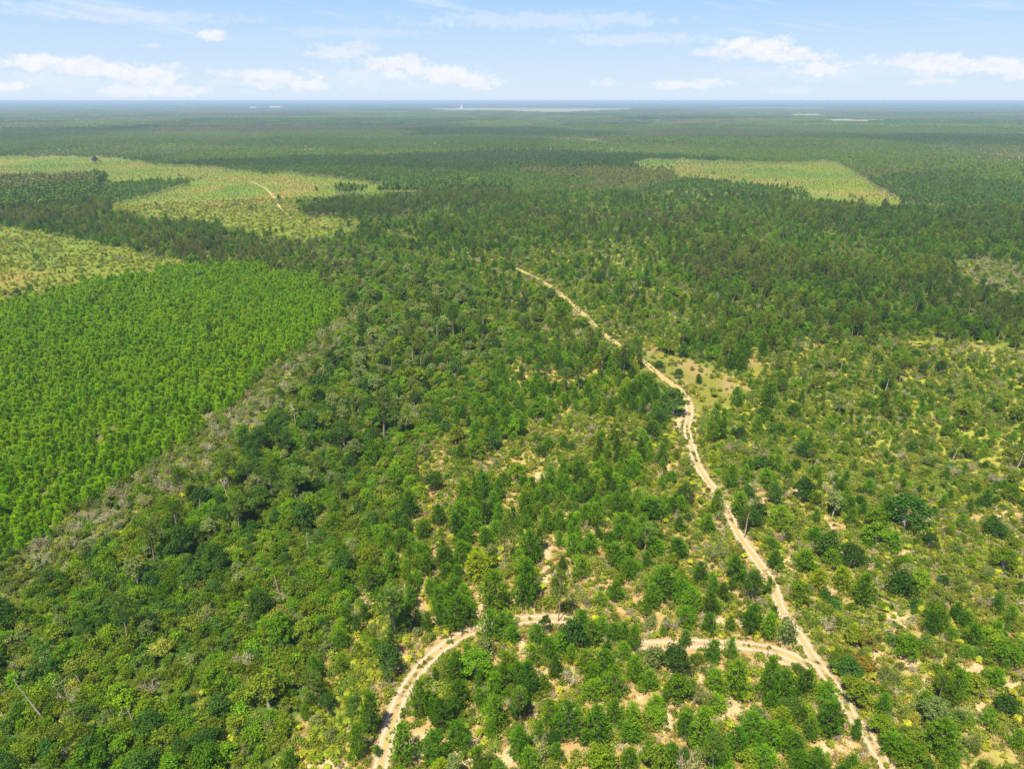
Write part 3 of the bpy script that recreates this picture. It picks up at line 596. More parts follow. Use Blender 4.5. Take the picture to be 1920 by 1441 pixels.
# ------------------------------------------------------------------ hand-placed plants: (x, top y, base y, width) read off the photograph, turned into a spot, height and width
def spot(px, top, base, wpx):
    """ground point and real size of a plant whose outline spans top..base"""
    for _ in range(3):
        g = unproject(px, base); D = math.hypot(g[0], g[1]); f = g[1]*CAMF[1]+CAM_H*sin(PITCH); m = FPX/f
        dep = atan2(CAM_H, g[1]); W = wpx/m; H = max(.8, ((base-top)/m-.30*W*sin(dep))/cos(dep))
        g2 = unproject(px, base-.33*wpx*sin(dep))
    return g2, H, W
P_, B_, G_, Y_, T_, L_, R_, S_, D_ = 'young_pine', 'broad', 'shrub', 'pine_yellow', 'tall_pine', 'light', 'rust', 'spiky', 'dead'
HAND = """
P 787 1284 1351 42;P 853 1120 1192 60;P 803 1150 1190 26;B 755 1156 1196 46;B 729 1213 1276 52;P 853 1232 1290 46;P 816 1252 1282 16;P 834 1317 1382 50;P 859 1282 1334 50;P 863 1359 1413 54
P 759 1368 1446 52;P 696 1307 1386 44;P 672 1363 1428 40;P 709 1400 1420 17;P 899 1257 1303 20;P 900 1294 1332 30;P 930 1313 1374 48;P 920 1148 1209 50;G 909 1202 1238 42;P 876 1206 1230 16;G 922 1252 1272 26
P 957 1150 1186 28;P 959 1175 1213 34;B 1022 1155 1190 22;P 1005 1173 1213 30;P 1030 1198 1240 36;B 1073 1171 1228 62;P 1110 1167 1215 42;P 1149 1171 1209 28;P 1186 1173 1224 32;P 1170 1207 1244 32;P 1140 1203 1228 20;Y 1096 1219 1265 40;P 1132 1221 1270 42
P 1113 1249 1290 50;P 1150 1253 1318 46;P 1111 1280 1322 46;P 1188 1232 1286 40;P 1213 1261 1303 42;P 1226 1307 1349 40;P 1245 1298 1328 18;P 990 1244 1311 46;Y 1018 1265 1300 28;P 1065 1324 1399 56;P 1118 1334 1405 60
P 1151 1318 1366 50;P 1186 1328 1386 50;Y 1032 1318 1372 40;P 1180 1360 1397 48;P 975 1372 1437 56;G 1011 1410 1444 38;B 1038 1373 1403 30;G 1224 1221 1261 46;B 1266 1219 1274 60;P 1282 1140 1185 42;P 1241 1171 1196 16;P 1088 1146 1186 36;P 1128 1158 1200 38;P 1168 1170 1212 34;P 940 1150 1186 34;G 1218 1163 1183 30
P 1282 1182 1217 26;P 1282 1340 1393 46;P 1214 1395 1441 30;P 1259 1401 1448 40;B 1282 1406 1430 24;P 1174 1405 1452 38;P 1403 1138 1194 50;P 1439 1150 1205 42;P 1447 1135 1165 22;G 1472 1167 1217 40;P 1369 1196 1240 30;P 1334 1203 1250 34
G 1307 1229 1257 30;P 1378 1247 1320 56;P 1435 1238 1322 54;P 1341 1261 1307 42;P 1468 1263 1320 46;P 1501 1259 1313 42;B 1497 1250 1267 26;P 1549 1284 1328 42;P 1552 1324 1389 58;B 1480 1317 1357 50;P 1602 1351 1391 26
P 1343 1307 1342 46;P 1311 1336 1414 62;P 1378 1372 1432 50;P 1441 1361 1416 54;P 1474 1370 1418 42;P 1497 1412 1455 42;G 1414 1336 1370 50;L 1602 1283 1328 60;B 1583 1236 1276 46;P 1746 1148 1196 32;P 1811 1148 1182 34
P 1781 1177 1203 28;P 1811 1213 1240 30;P 1781 1259 1332 56;P 1731 1299 1340 46;P 1760 1361 1432 76;P 1669 1378 1420 52;L 1882 1212 1257 60;L 1850 1334 1366 36;P 734 1031 1093 52;P 703 1064 1118 46;P 770 1022 1068 25;P 799 1039 1085 36
P 832 1057 1093 24;Y 897 1035 1095 52;P 930 1074 1151 64;P 984 1054 1147 62;P 857 1083 1131 42;P 873 1120 1160 44;P 992 997 1064 46;P 863 941 995 44;P 876 985 1024 34;P 928 977 1014 36;P 1025 950 1001 36;P 867 1015 1068 40
B 813 887 927 36;P 767 925 979 44;P 767 893 922 36;P 909 887 943 40;P 1015 908 950 44;P 1153 922 970 30;P 1220 933 979 58;P 1166 963 1001 50;P 1082 960 993 36;P 1153 1018 1064 52;P 1103 1001 1043 42;P 1089 1047 1091 38
P 1245 1064 1137 72;P 1218 1097 1151 42;P 1295 1103 1156 44;P 1343 918 970 40;P 1326 964 1006 42;B 1280 912 956 42;P 1230 1008 1050 44;P 1180 1050 1092 46;P 1270 1010 1052 40;P 1616 1079 1145 46;P 1506 1031 1077 50;P 1447 1033 1068 32
Y 1576 1064 1110 42;Y 1533 1068 1110 36;B 1685 1076 1126 56;B 1595 1024 1070 54;B 1549 1006 1054 50;P 1522 990 1026 32;P 1626 985 1018 24;B 1693 930 1001 78;P 1656 935 983 36;P 1460 950 1001 50;P 1383 922 972 42;B 1504 897 943 44
P 1433 880 920 36;P 1472 870 897 28;P 1368 870 922 30;B 1410 1079 1131 42;P 1439 1083 1118 20;P 1377 1045 1095 44;P 1443 1008 1033 26;P 1695 1040 1064 20;P 1335 755 835 32;P 1352 765 828 26;B 1262 728 786 48;B 1232 764 798 40;P 1380 725 765 26;B 1386 800 826 22
B 1508 830 866 40;P 1440 720 770 34;B 1500 740 762 14;P 1310 700 720 16;B 1272 692 712 18;B 1236 678 692 26;P 1418 780 820 24;R 1616 1175 1219 42;R 1612 1232 1268 56;S 1303 1282 1328 46;S 1340 1022 1058 42;D 1013 1380 1409 22;D 1071 1255 1290 30
B 1740 1000 1030 30;P 1790 1130 1165 26;L 1650 1350 1392 50;L 1700 1200 1240 56;L 1820 1270 1310 50;P 1890 1140 1180 30;L 1600 1180 1215 44;L 1850 1180 1215 44;B 745 720 755 26;B 690 745 785 30;L 505 1270 1340 60;P 1905 1372 1410 36;L 1400 1410 1445 50;L 1700 1400 1445 60
""".replace('\n', ';').split(';')
HANDT = """T 745 1112 1211 56;T 1046 1080 1171 30;T 977 1302 1370 32;T 946 978 1068 30;T 1207 990 1047 42;T 240 1120 1213 42;T 720 735 823 46;T 645 790 850 44;T 341 950 1034 26;T 1660 690 740 22;T 1785 820 867 20;T 1905 840 883 24;T 1395 955 1006 18;T 1520 840 882 18;T 1520 1060 1062 10
T 1758 1270 1322 20;T 290 985 1060 40;T 450 930 1010 44;T 555 880 950 46;T 430 850 930 40;T 1085 680 740 26;T 1060 690 745 26;T 1128 640 700 26;T 820 560 640 28;T 850 570 640 26;T 775 600 680 28;T 735 640 700 26;T 790 620 700 28;T 905 560 620 24""".replace('\n', ';').split(';')
SNAGS = [  # x, top, base, lean, branches, label
 (555, 765, 805, (.03, 0), 9, True, 'pale bare dead tree with spread branches standing above green thicket'),
 (428, 905, 938, (-.12, 0), 6, True, 'forked pale dead tree among dark tall trees at mid left'),
 (374, 935, 968, (.2, 0), 2, False, 'thin crooked pale dead trunk just right of dark thicket edge'),
 (735, 572, 612, (.02, 0), 1, False, 'straight tan dead trunk standing near the grey trees'),
 (341, 970, 1036, (0, 0), 0, False, 'tall thin straight bare mast of a dead pine in the swamp thicket'),
 (226, 1060, 1086, (-.12, 0), 1, False, 'short brownish broken trunk beside a dark gap in the thicket'),
 (364, 1143, 1166, (.42, 0), 0, False, 'thick pale orange log leaning to the right in the thicket'),
 (176, 1194, 1213, (-.3, 0), 0, False, 'small pale broken stub leaning left in the thicket'),
 (156, 1266, 1290, (-.22, 0), 0, False, 'thin pinkish broken trunk leaning left near the lower left'),
 (90, 1285, 1358, (-.34, 0), 0, False, 'long thin grey dead trunk leaning far left near the lower left corner'),
 (18, 1336, 1360, (-.2, 0), 1, False, 'grey broken trunk at the left edge near the bottom corner'),
 (522, 1082, 1112, (-.05, 0), 0, False, 'brown dead trunk in olive thicket left of the curved track'),
 (578, 998, 1040, (.05, 0), 4, False, 'pale twiggy dead stem in thicket above the brown trunk'),
 (212, 1108, 1128, (.5, 0), 3, False, 'small pale forked dead stem leaning right above the tall leaning pine'),
 (1658, 703, 738, (.12, 0), 1, False, 'thin grey dead pine trunk in the open scrub at right'),
 (1634, 726, 748, (.05, 0), 0, False, 'short grey dead trunk left of a taller one in open scrub'),
 (1783, 838, 868, (.2, 0), 1, False, 'pinkish dead trunk leaning right near the right edge'),
 (1903, 846, 884, (.2, 0), 1, False, 'grey dead trunk leaning right at the right edge'),
 (1520, 860, 884, (.3, 0), 2, False, 'small pinkish dead stem right of the main track'),
 (1394, 962, 1008, (.08, 0), 2, False, 'thin grey dead stem standing at the right side of the main track'),
 (193, 415, 440, (0, 0), 3, False, 'pale dead trunk in the tree belt between two yellow fields'),
 (257, 1330, 1372, (-.1, 0), 1, False, 'slim grey dead trunk low in the lower left thicket'),
 (1310, 1365, 1402, (.05, 0), 0, False, 'reddish bare stem beside a yellow bush left of the main track'),
 (1437, 1212, 1232, (.03, 0), 1, False, 'thin dark stem standing in the sand of the cross track'),
]
ITEMS = {k: [] for k in ('young_pine', 'broadleaf_tree', 'shrub', 'bare_shrub', 'tall_pine')}     # each item: x, y, variant, rot, sx, sz, hand?
rng = np.random.default_rng(77)
hx = []
for s in HAND+HANDT:
    s = s.strip()
    if not s: continue
    c, a, b_, d, w = s.split(); g, H, W = spot(float(a), float(b_), float(d), float(w))
    kind, vs = {'P': ('young_pine', [0, 1, 2, 0, 1, 3, 4]), 'Y': ('young_pine', [5]), 'B': ('broadleaf_tree', [2, 3]), 'G': ('shrub', [3, 5, 5]), 'L': ('broadleaf_tree', [0, 1, 4]), 'R': ('rust', [0]), 'S': ('bare_shrub', [1]), 'D': ('bare_shrub', [0]), 'T': ('tall_pine', [0, 1, 4])}[c]
    hx.append((g[0], g[1], W/2))
    if kind == 'rust':
        kind = 'broadleaf_tree'; vs = ['r']
    v = vs[rng.integers(len(vs))]; L = LIB[kind][4 if v == 'r' else v]
    ITEMS[kind].append([g[0], g[1], v, rng.uniform(0, 6.28), W/L['W']*1.04, H/L['H'], True])
# rust-tinged copy of the olive tree
cr, tr = broadleaf(59, 4.2, 5.0, .15, 16, 90, .32); lib('broadleaf_tree', cr, tr, MT['rust'], MT['greybark'], 4.2, 5.0, 'rust tinged')
for it in ITEMS['broadleaf_tree']:
    if it[2] == 'r': it[2] = 6
for (a, b_, d, ln, nb, cr_, lb) in SNAGS:
    g = unproject(a, d); hx.append((g[0], g[1], .6))
hx = np.array(hx)
def hand_clear(x, y, f=.75, extra=.3):
    ok = np.ones(len(x), bool)
    for (a, b_, r) in hx:
        d = np.hypot(x-a, y-b_); ok &= d > r*f+extra
    return ok
def grid(s, rmin, rmax, jit=.42, amax=47):
    xs = np.arange(-rmax*sin(radians(amax)), rmax*sin(radians(amax)), s); ys = np.arange(12, rmax, s)
    X, Y = np.meshgrid(xs, ys); X = X+(np.arange(len(ys)) % 2)[:, None]*s*.5; X = X.ravel(); Y = Y.ravel(); X = X+rng.uniform(-jit, jit, len(X))*s; Y = Y+rng.uniform(-jit, jit, len(Y))*s
    r = np.hypot(X, Y); k = (r > rmin) & (r < rmax) & (np.abs(X) < Y*tan(radians(amax))*.96+48); return X[k], Y[k]
ROWP = [(1040, 345), (1330, 335), (1380, 500), (1130, 520)]; RA = unproject(1180, 370); RB = unproject(1270, 470); RD = (RB-RA)/np.linalg.norm(RB-RA)
def rows(x, y, px, py):
    u = x*RD[1]-y*RD[0]; return np.where(inpoly(px, py, ROWP) & (np.sin(u*2*pi/13+1.2*vnoise(x, y, 80, 95)) < -.25), .42, 1.0)
def prob(z, table, default=0.0):
    p = np.full(len(z), default, float)
    for k, v in table.items(): p[z == k] = v
    return p
NEAR = 720
def layer(kind, s, rmax, table, varw, smin, smax, tclear, hclear=.75, sandk=.8, noise=None, rmin=0, los=0):
    x, y = grid(s, rmin, rmax); px, py = project(x, y); z = zone(px, py); p = prob(z, table)
    if noise: p = p*np.clip((vnoise(x, y, noise[0], noise[1])-noise[2])*noise[3], 0, 1.3)
    p = p*rows(x, y, px, py) if kind != 'grass' else p
    if kind in ('young_pine', 'shrub'): p = p*np.where(z == SANDY, 1+np.clip((940-py)/160, 0, 1.0), 1)
    nr = np.hypot(x, y) < 260
    sf = np.zeros(len(x)); sf[nr] = sandf(px[nr], py[nr]); p = p*np.clip(1-sandk*1.4*sf, 0, 1)
    k = rng.uniform(size=len(x)) < p; x, y, z, px, py = x[k], y[k], z[k], px[k], py[k]
    k = track_dist(x, y) > tclear; x, y, z, px, py = x[k], y[k], z[k], px[k], py[k]
    if hclear:
        k = hand_clear(x, y, hclear); x, y, z, px, py = x[k], y[k], z[k], px[k], py[k]
    if los:                                            # open strip on the near side of the tracks and the clearing
        r = np.hypot(x, y); block = np.zeros(len(x))
        for fr in (.3, .6, .9):
            q = los*fr/(CAM_H-los*fr); bx, by = x*(1+q), y*(1+q); bpx, bpy = project(bx, by)
            seen = ((bpy > 512) | ((bpx > 840) & (bpx < 885)) | (bpx < 560) | ((bpy > 438) & (bpx < 1000) & (vnoise(bx, by, 40, 31) > .48))) & ~((bpy > 640) & (bpy < 676)) & ~((bpx > 1070) & (bpx < 1205) & (bpy > 1100))
            block = np.maximum(block, (track_dist(bx, by) < .5)*seen); zb = zone(bpx, bpy); block = np.maximum(block, 1.0*((zb == MEADOW) | ((zb == BROWN) & (z != BROWN)) | ((zb == FIELD) & (z != FIELD))))
        k = rng.uniform(size=len(x)) >= block*.97; x, y, z, px, py = x[k], y[k], z[k], px[k], py[k]
    sc = rng.uniform(smin, smax, len(x))
    vi = np.zeros(len(x), int)
    for zz in np.unique(z):
        mk = z == zz; w = np.array(varw.get(int(zz), varw[None]), float); vi[mk] = rng.choice(len(w), mk.sum(), p=w/w.sum())
    return x, y, z, vi, sc
def put(kind, res, zscale=None):
    x, y, z, vi, sc = res
    if kind != 'shrub': sc = sc*np.where((z == FOREST) | (z == OPENM), .78+.5*np.clip((vnoise(x, y, 70, 97)-.3)*2.5, 0, 1), 1)
    for a, b_, zz, v, s in zip(x, y, z, vi, sc):
        if zscale and int(zz) in zscale: s = s*zscale[int(zz)]
        ITEMS[kind].append([a, b_, int(v), rng.uniform(0, 6.28), s*rng.uniform(.88, 1.12), s*rng.uniform(.88, 1.12), False])
put('young_pine', layer('young_pine', 3.05, NEAR, {GREYWOOD: .03, OPENM: .26, SANDY: .74, OPENU: .46, OPENL: .20, FOREST: .62, SWAMP: .03, FIELD: .02, MEADOW: .03, BROWN: .03, PALM: .06, DARK: .1, DEAD: .05, YOUNGSTAND: .8}, {None: [3, 2, 2, 2, 2, .8, 0][:6], FOREST: [2, 1, 2, 3, 3, 1]}, .42, .84, 1.3, .72, .9, (20, 3, .30, 4.0), los=6),
    {OPENU: .66, FOREST: 1.05, FIELD: .5, SANDY: 1.04})
put('tall_pine', layer('tall_pine', 4.7, NEAR, {DEEP: .10, GREYWOOD: .2, OPENM: .05, FOREST: .42, DARK: .95, SWAMP: .05, OPENU: .07, SANDY: .02, OPENL: .012, BROWN: .06, DEAD: .05}, {None: [1, 1, 1, 1, 1]}, .48, .86, 1.5, 1.0, .8, (60, 8, .34, 5), los=9))
put('broadleaf_tree', layer('broadleaf_tree', 3.6, NEAR, {DEEP: .55, GREYWOOD: .8, OPENM: .2, SWAMP: .30, FOREST: .24, SANDY: .13, OPENU: .10, OPENL: .16, DEAD: .05, PALM: .04, DARK: .3, PLANT: .012, FIELD: .012, BROWN: .05}, {None: [3, 3, 2, 1, 2, .5, 0], DEEP: [3, 2, 5, 4, 1, 1.6, 0], GREYWOOD: [2, 1.6, 1.4, .8, 1.2, 2.4, 0], SWAMP: [4, 3, 4, 2.4, 1.6, 1.2, 0], OPENL: [3, 3, 1.5, 1.5, 3, 1, .05], OPENU: [1, 2, 2, 2, 2, .5, 0]}, .32, .88, 1.8, .95, .8, los=4), {GREYWOOD: 1.15, DEEP: 1.2})
put('shrub', layer('shrub', 1.8, NEAR, {DEEP: 1.3, GREYWOOD: .9, SWAMP: 1.4, FOREST: .6, SANDY: .28, OPENU: .66, OPENL: .48, DEAD: .8, PALM: .45, DARK: .3, PLANT: .03, OPENM: .75, FIELD: .13, BROWN: .4, MEADOW: .05}, {None: [3.6, 3.4, 1.1, 2, 1.6, 1.2], DEEP: [.5, .3, 3.4, 1.2, 4, .5], SWAMP: [.8, .6, 1.4, 2.6, 5, .6], DEAD: [1, 1, .5, 2, 1, 2.5], FIELD: [2, 2, 2, 1, 3, 1]}, .32, .82, .8, .6, .8, (14, 21, 0, 2.6), los=1.4), {DEEP: 1.3, SWAMP: 1.38, GREYWOOD: 1.3, DEAD: 1.1, FIELD: .62})
put('bare_shrub', layer('bare_shrub', 3.4, NEAR, {DEEP: .04, GREYWOOD: .2, OPENM: .2, SWAMP: .07, FOREST: .1, SANDY: .08, OPENU: .1, OPENL: .12, DEAD: .8, PALM: .1, BROWN: .6, DARK: .1, FIELD: .02, PLANT: .01}, {None: [1, 1, .6]}, .5, 1.05, 1.0, .8, .5))
plant = layer('plantation_pine', 1.45, 440, {PLANT: .97}, {None: [1, 1, 1]}, .38, 1.06, 2, 0, 0, (11, 33, .10, 3.4))

# ------------------------------------------------------------------ labels that single one plant out
MARKS = [(725, 1400, 'lower end of the curved track'), (760, 1290, 'bend of the curved track'), (870, 1190, 'top of the curved track'), (1046, 1165, 'bare-trunked pine at the cross track'), (1235, 1208, 'middle of the cross track'),
 (1390, 1210, 'right part of the cross track'), (1525, 1250, 'track fork'), (1590, 1335, 'main track below the fork'), (1650, 1425, 'bottom end of the main track'), (1460, 1130, 'main track above the fork'), (1385, 1000, 'middle of the main track'),
 (1320, 900, 'upper stretch of the main track'), (1288, 795, 'pale widening of the main track'), (1300, 725, 'yellow clearing'), (1616, 1120, 'cone-shaped pine right of the track'), (1693, 970, 'big dark oak at right'), (1675, 1155, 'small sand trail at right'),
 (1612, 1245, 'rust-tinged bush'), (1303, 1310, 'spiky pale bush'), (1025, 1070, 'sand corridor'), (362, 1155, 'pale leaning log'), (555, 790, 'pale spread dead tree'), (240, 1200, 'leaning pine over a dark gap'), (341, 1010, 'thin bare mast'),
 (95, 1330, 'long leaning dead trunk'), (505, 1305, 'light wispy tree in the thicket'), (522, 1100, 'brown dead trunk'), (30, 1430, 'bottom left corner'), (250, 1430, 'bottom edge at far left'), (420, 1430, 'bottom edge left of the sand'), (1000, 1430, 'bottom edge at centre'), (1180, 1430, 'bottom edge right of centre'),
 (1400, 1430, 'bottom edge left of the main track'), (1800, 1435, 'bottom edge at right'), (1905, 1430, 'bottom right corner'), (60, 1045, 'lowest corner of the bright plantation'), (10, 1200, 'left edge of the picture'), (1915, 1150, 'right edge of the picture'), (1800, 1300, 'round pine at lower right'),
 (645, 830, 'pale-trunked tree by dark shade'), (960, 940, 'small sand gap'), (1110, 1340, 'largest pine cluster'), (1660, 720, 'thin grey dead trunk'), (1905, 860, 'leaning dead trunk at right edge'), (720, 790, 'slim trunk under a tall crown'), (650, 1160, 'yellow palmetto strip'), (450, 980, 'dark tall trees'),
 (1845, 1000, 'pale grass near the right edge'), (1100, 640, 'far stretch of the main track'), (860, 1060, 'pine slope left of the sand corridor'), (1170, 1040, 'bare-stemmed pine among young pines'), (600, 1300, 'sand at the thicket edge'),
 (1415, 670, 'small yellow strip of grass'), (1790, 642, 'grassy lane at right'), (1720, 560, 'dark stand at right'), (1850, 525, 'brownish clearing at right edge'), (1000, 515, 'far end of the clear track'), (600, 430, 'front edge of the yellow field'), (660, 385, 'dark stand in the yellow field'),
 (1200, 440, 'faint planted rows'), (1480, 350, 'yellow field at right'), (1500, 570, 'dense pine wood at right'), (1240, 590, 'light scrub beyond the clearing'), (1550, 660, 'upper edge of the open scrub'), (790, 560, 'grove of grey-green trees'), (760, 650, 'pale trunks of the grey grove'), (1380, 610, 'pines behind the clearing'), (1640, 620, 'shade left of the grassy lane'), (1320, 540, 'wood at centre right'), (700, 620, 'straight tan dead trunk')]
ORD = ['', 'second ', 'third ', 'fourth ', 'fifth ', 'sixth ', 'seventh ', 'eighth ', 'ninth ', 'tenth ', 'eleventh ', 'twelfth ', 'thirteenth ', 'fourteenth ', 'fifteenth ', 'sixteenth ', 'seventeenth ', 'eighteenth ', 'nineteenth ', 'twentieth ']
ORD += ['twenty-'+o for o in ['first ', 'second ', 'third ', 'fourth ', 'fifth ', 'sixth ', 'seventh ', 'eighth ', 'ninth ']]
ORD += ['thirtieth '] + ['thirty-'+o[7:] for o in ORD[20:29]] + ['fortieth '] + ['forty-'+o[7:] for o in ORD[20:29]]
NOUN = {'young_pine': ('young pine', 'young pine'), 'tall_pine': ('tall thin-crowned pine', 'pine tree'), 'broadleaf_tree': ('broadleaf tree', 'tree'), 'shrub': ('low shrub', 'shrub'), 'bare_shrub': ('half-bare shrub', 'bare shrub')}
GROUP = {'young_pine': 'young pines scattered over the sandy ground', 'tall_pine': 'tall pines standing above the scrub', 'broadleaf_tree': 'broadleaf trees of the thicket and scrub', 'shrub': 'low shrubs between the trees', 'bare_shrub': 'half-bare pale shrubs'}
PLURAL = {'young_pine': ('young_pines', 'remaining young pines mixed through the woodland beyond the nearest ones', 'young pines'), 'tall_pine': ('tall_pines', 'remaining tall pines of the middle-distance stands', 'pine trees'),
 'broadleaf_tree': ('broadleaf_trees', 'remaining broadleaf trees of the green thicket and woodland', 'trees'), 'shrub': ('shrubs', 'remaining low shrubs filling the gaps between trees', 'shrubs'), 'bare_shrub': ('bare_shrubs', 'remaining pale half-bare shrubs among the green ones', 'bare shrubs')}
def build_items():
    for kind, its in ITEMS.items():
        A = np.array([[i[0], i[1], LIB[kind][i[2]]['H']*i[5], LIB[kind][i[2]]['W']*i[4]] for i in its])
        px, py = project(A[:, 0], A[:, 1]); _, pt = project(A[:, 0], A[:, 1], A[:, 2]*.8)
        dist = np.sqrt(A[:, 0]**2+A[:, 1]**2+CAM_H**2); vis = (px > -8) & (px < 1928) & (pt < 1436) & (py > 190)
        size = A[:, 2]*A[:, 3]/dist**2; size = np.where(vis, size, 0)
        order = np.argsort(-size); chosen = [i for i in order[:300] if vis[i]]; cs = set(chosen)
        keys = {}
        for i in chosen:
            L = LIB[kind][its[i][2]]; cyp = (py[i]+pt[i])/2
            dd = [((px[i]-m[0])**2+(cyp-m[1])**2, k) for k, m in enumerate(MARKS)]; d, k = min(dd); m = MARKS[k]
            dx = px[i]-m[0]; dy = cyp-m[1]; edge = any(w in m[2] for w in ('edge of the picture', 'corner', 'bottom edge'))
            if abs(dx) > abs(dy): side = 'left of' if dx < 0 else 'right of'
            else: side = 'above' if dy < 0 else 'below'
            keys.setdefault((L['tone'], side, k), []).append((d, i))
        lab = {}
        for (tone, side, k), lst in keys.items():
            for n_, (d, i) in enumerate(sorted(lst)):
                lab[i] = '%s %s, %snearest %s the %s' % (tone, NOUN[kind][0], ORD[min(n_, len(ORD)-1)], side, MARKS[k][2])
        for i in chosen:
            it = its[i]; L = LIB[kind][it[2]]
            r = bpy.data.objects.new(kind, None); C.objects.link(r); r.empty_display_size = .5; r.location = (it[0], it[1], 0); r.rotation_euler = (0, 0, it[3]); an = 1+.17*sin(it[3]*7); r.scale = (it[4]*an, it[4]/an, it[5])
            tag(r, lab[i], NOUN[kind][1], GROUP[kind])
            for nm in ('crown', 'trunk'):
                c = bpy.data.objects.new(nm, L[nm]); C.objects.link(c); c.parent = r
        rest = [i for i in range(len(its)) if i not in cs]
        nm, lb, ct = PLURAL[kind]
        stuff(nm, [(its[i][0], its[i][1], 0) for i in rest], [its[i][2] for i in rest], [its[i][3] for i in rest], [(its[i][4]*(1+.17*sin(its[i][3]*7)), its[i][4]/(1+.17*sin(its[i][3]*7)), its[i][5]) for i in rest], kind, lb, ct)
        print(kind, len(its), len(chosen), 'max ordinal', max(len(v) for v in keys.values()))
build_items()

# plantation: the nearest 300 singly, the rest as one object
def build_plantation():
    x, y, z, vi, sc = plant; px, py = project(x, y); d = np.hypot(x, y); vis = (px > 0) & (px < 1920) & (py < 1441)
    order = np.argsort(np.where(vis, d, 1e9)); ch = order[:300]; cs = set(ch.tolist())
    # numbered by rows seen from the lowest corner of the plantation
    yy = -py[ch]; ranks = np.argsort(yy); rot = rng.uniform(0, 6.28, len(x))
    rows = [ranks[i:i+12] for i in range(0, len(ranks), 12)]
    for ri, row in enumerate(rows):
        row = row[np.argsort(px[ch][row])]
        for ci, q in enumerate(row):
            i = ch[q]; v = int(vi[i]); L = LIB['plantation_pine'][v]
            r = bpy.data.objects.new('plantation_pine', None); C.objects.link(r); r.location = (x[i], y[i], 0); r.rotation_euler = (0, 0, rot[i]); r.scale = (sc[i],)*3
            tag(r, 'bright plantation pine, %sfrom left in its %sband up from the plantation corner' % (ORD[ci] or 'first ', ORD[ri] or 'first '), 'pine tree', 'bright green pines of the dense plantation')
            for nm in ('crown', 'trunk'):
                c = bpy.data.objects.new(nm, L[nm]); C.objects.link(c); c.parent = r
    rest = np.array([i for i in range(len(x)) if i not in cs])
    stuff('plantation_pines', np.column_stack([x[rest], y[rest], np.zeros(len(rest))]), vi[rest], rot[rest], np.repeat(sc[rest], 3).reshape(-1, 3), 'plantation_pine', 'remaining bright green pines of the dense plantation', 'pine trees')
    print('plantation', len(x))
build_plantation()

for (a, b_, d, ln, nb, crn, lb) in SNAGS:
    g = unproject(a, d); f = g[1]*CAMF[1]+CAM_H*sin(PITCH); m = FPX/f; dep = atan2(CAM_H, g[1]); H = (d-b_)/m/cos(dep)
    br, tr = snag(int(a), H, nb, ln, crn); r = bpy.data.objects.new('dead_tree', None); C.objects.link(r); r.location = (g[0], g[1], 0)
    tag(r, lb, 'dead tree', 'dead trunks standing in the thicket and scrub')
    for nm, bb in (('branches' if nb else 'broken_top', br), ('trunk', tr)):
        o = bpy.data.objects.new(nm, bb.mesh('dead_tree_'+nm, MT['pale'], True)); C.objects.link(o); o.parent = r

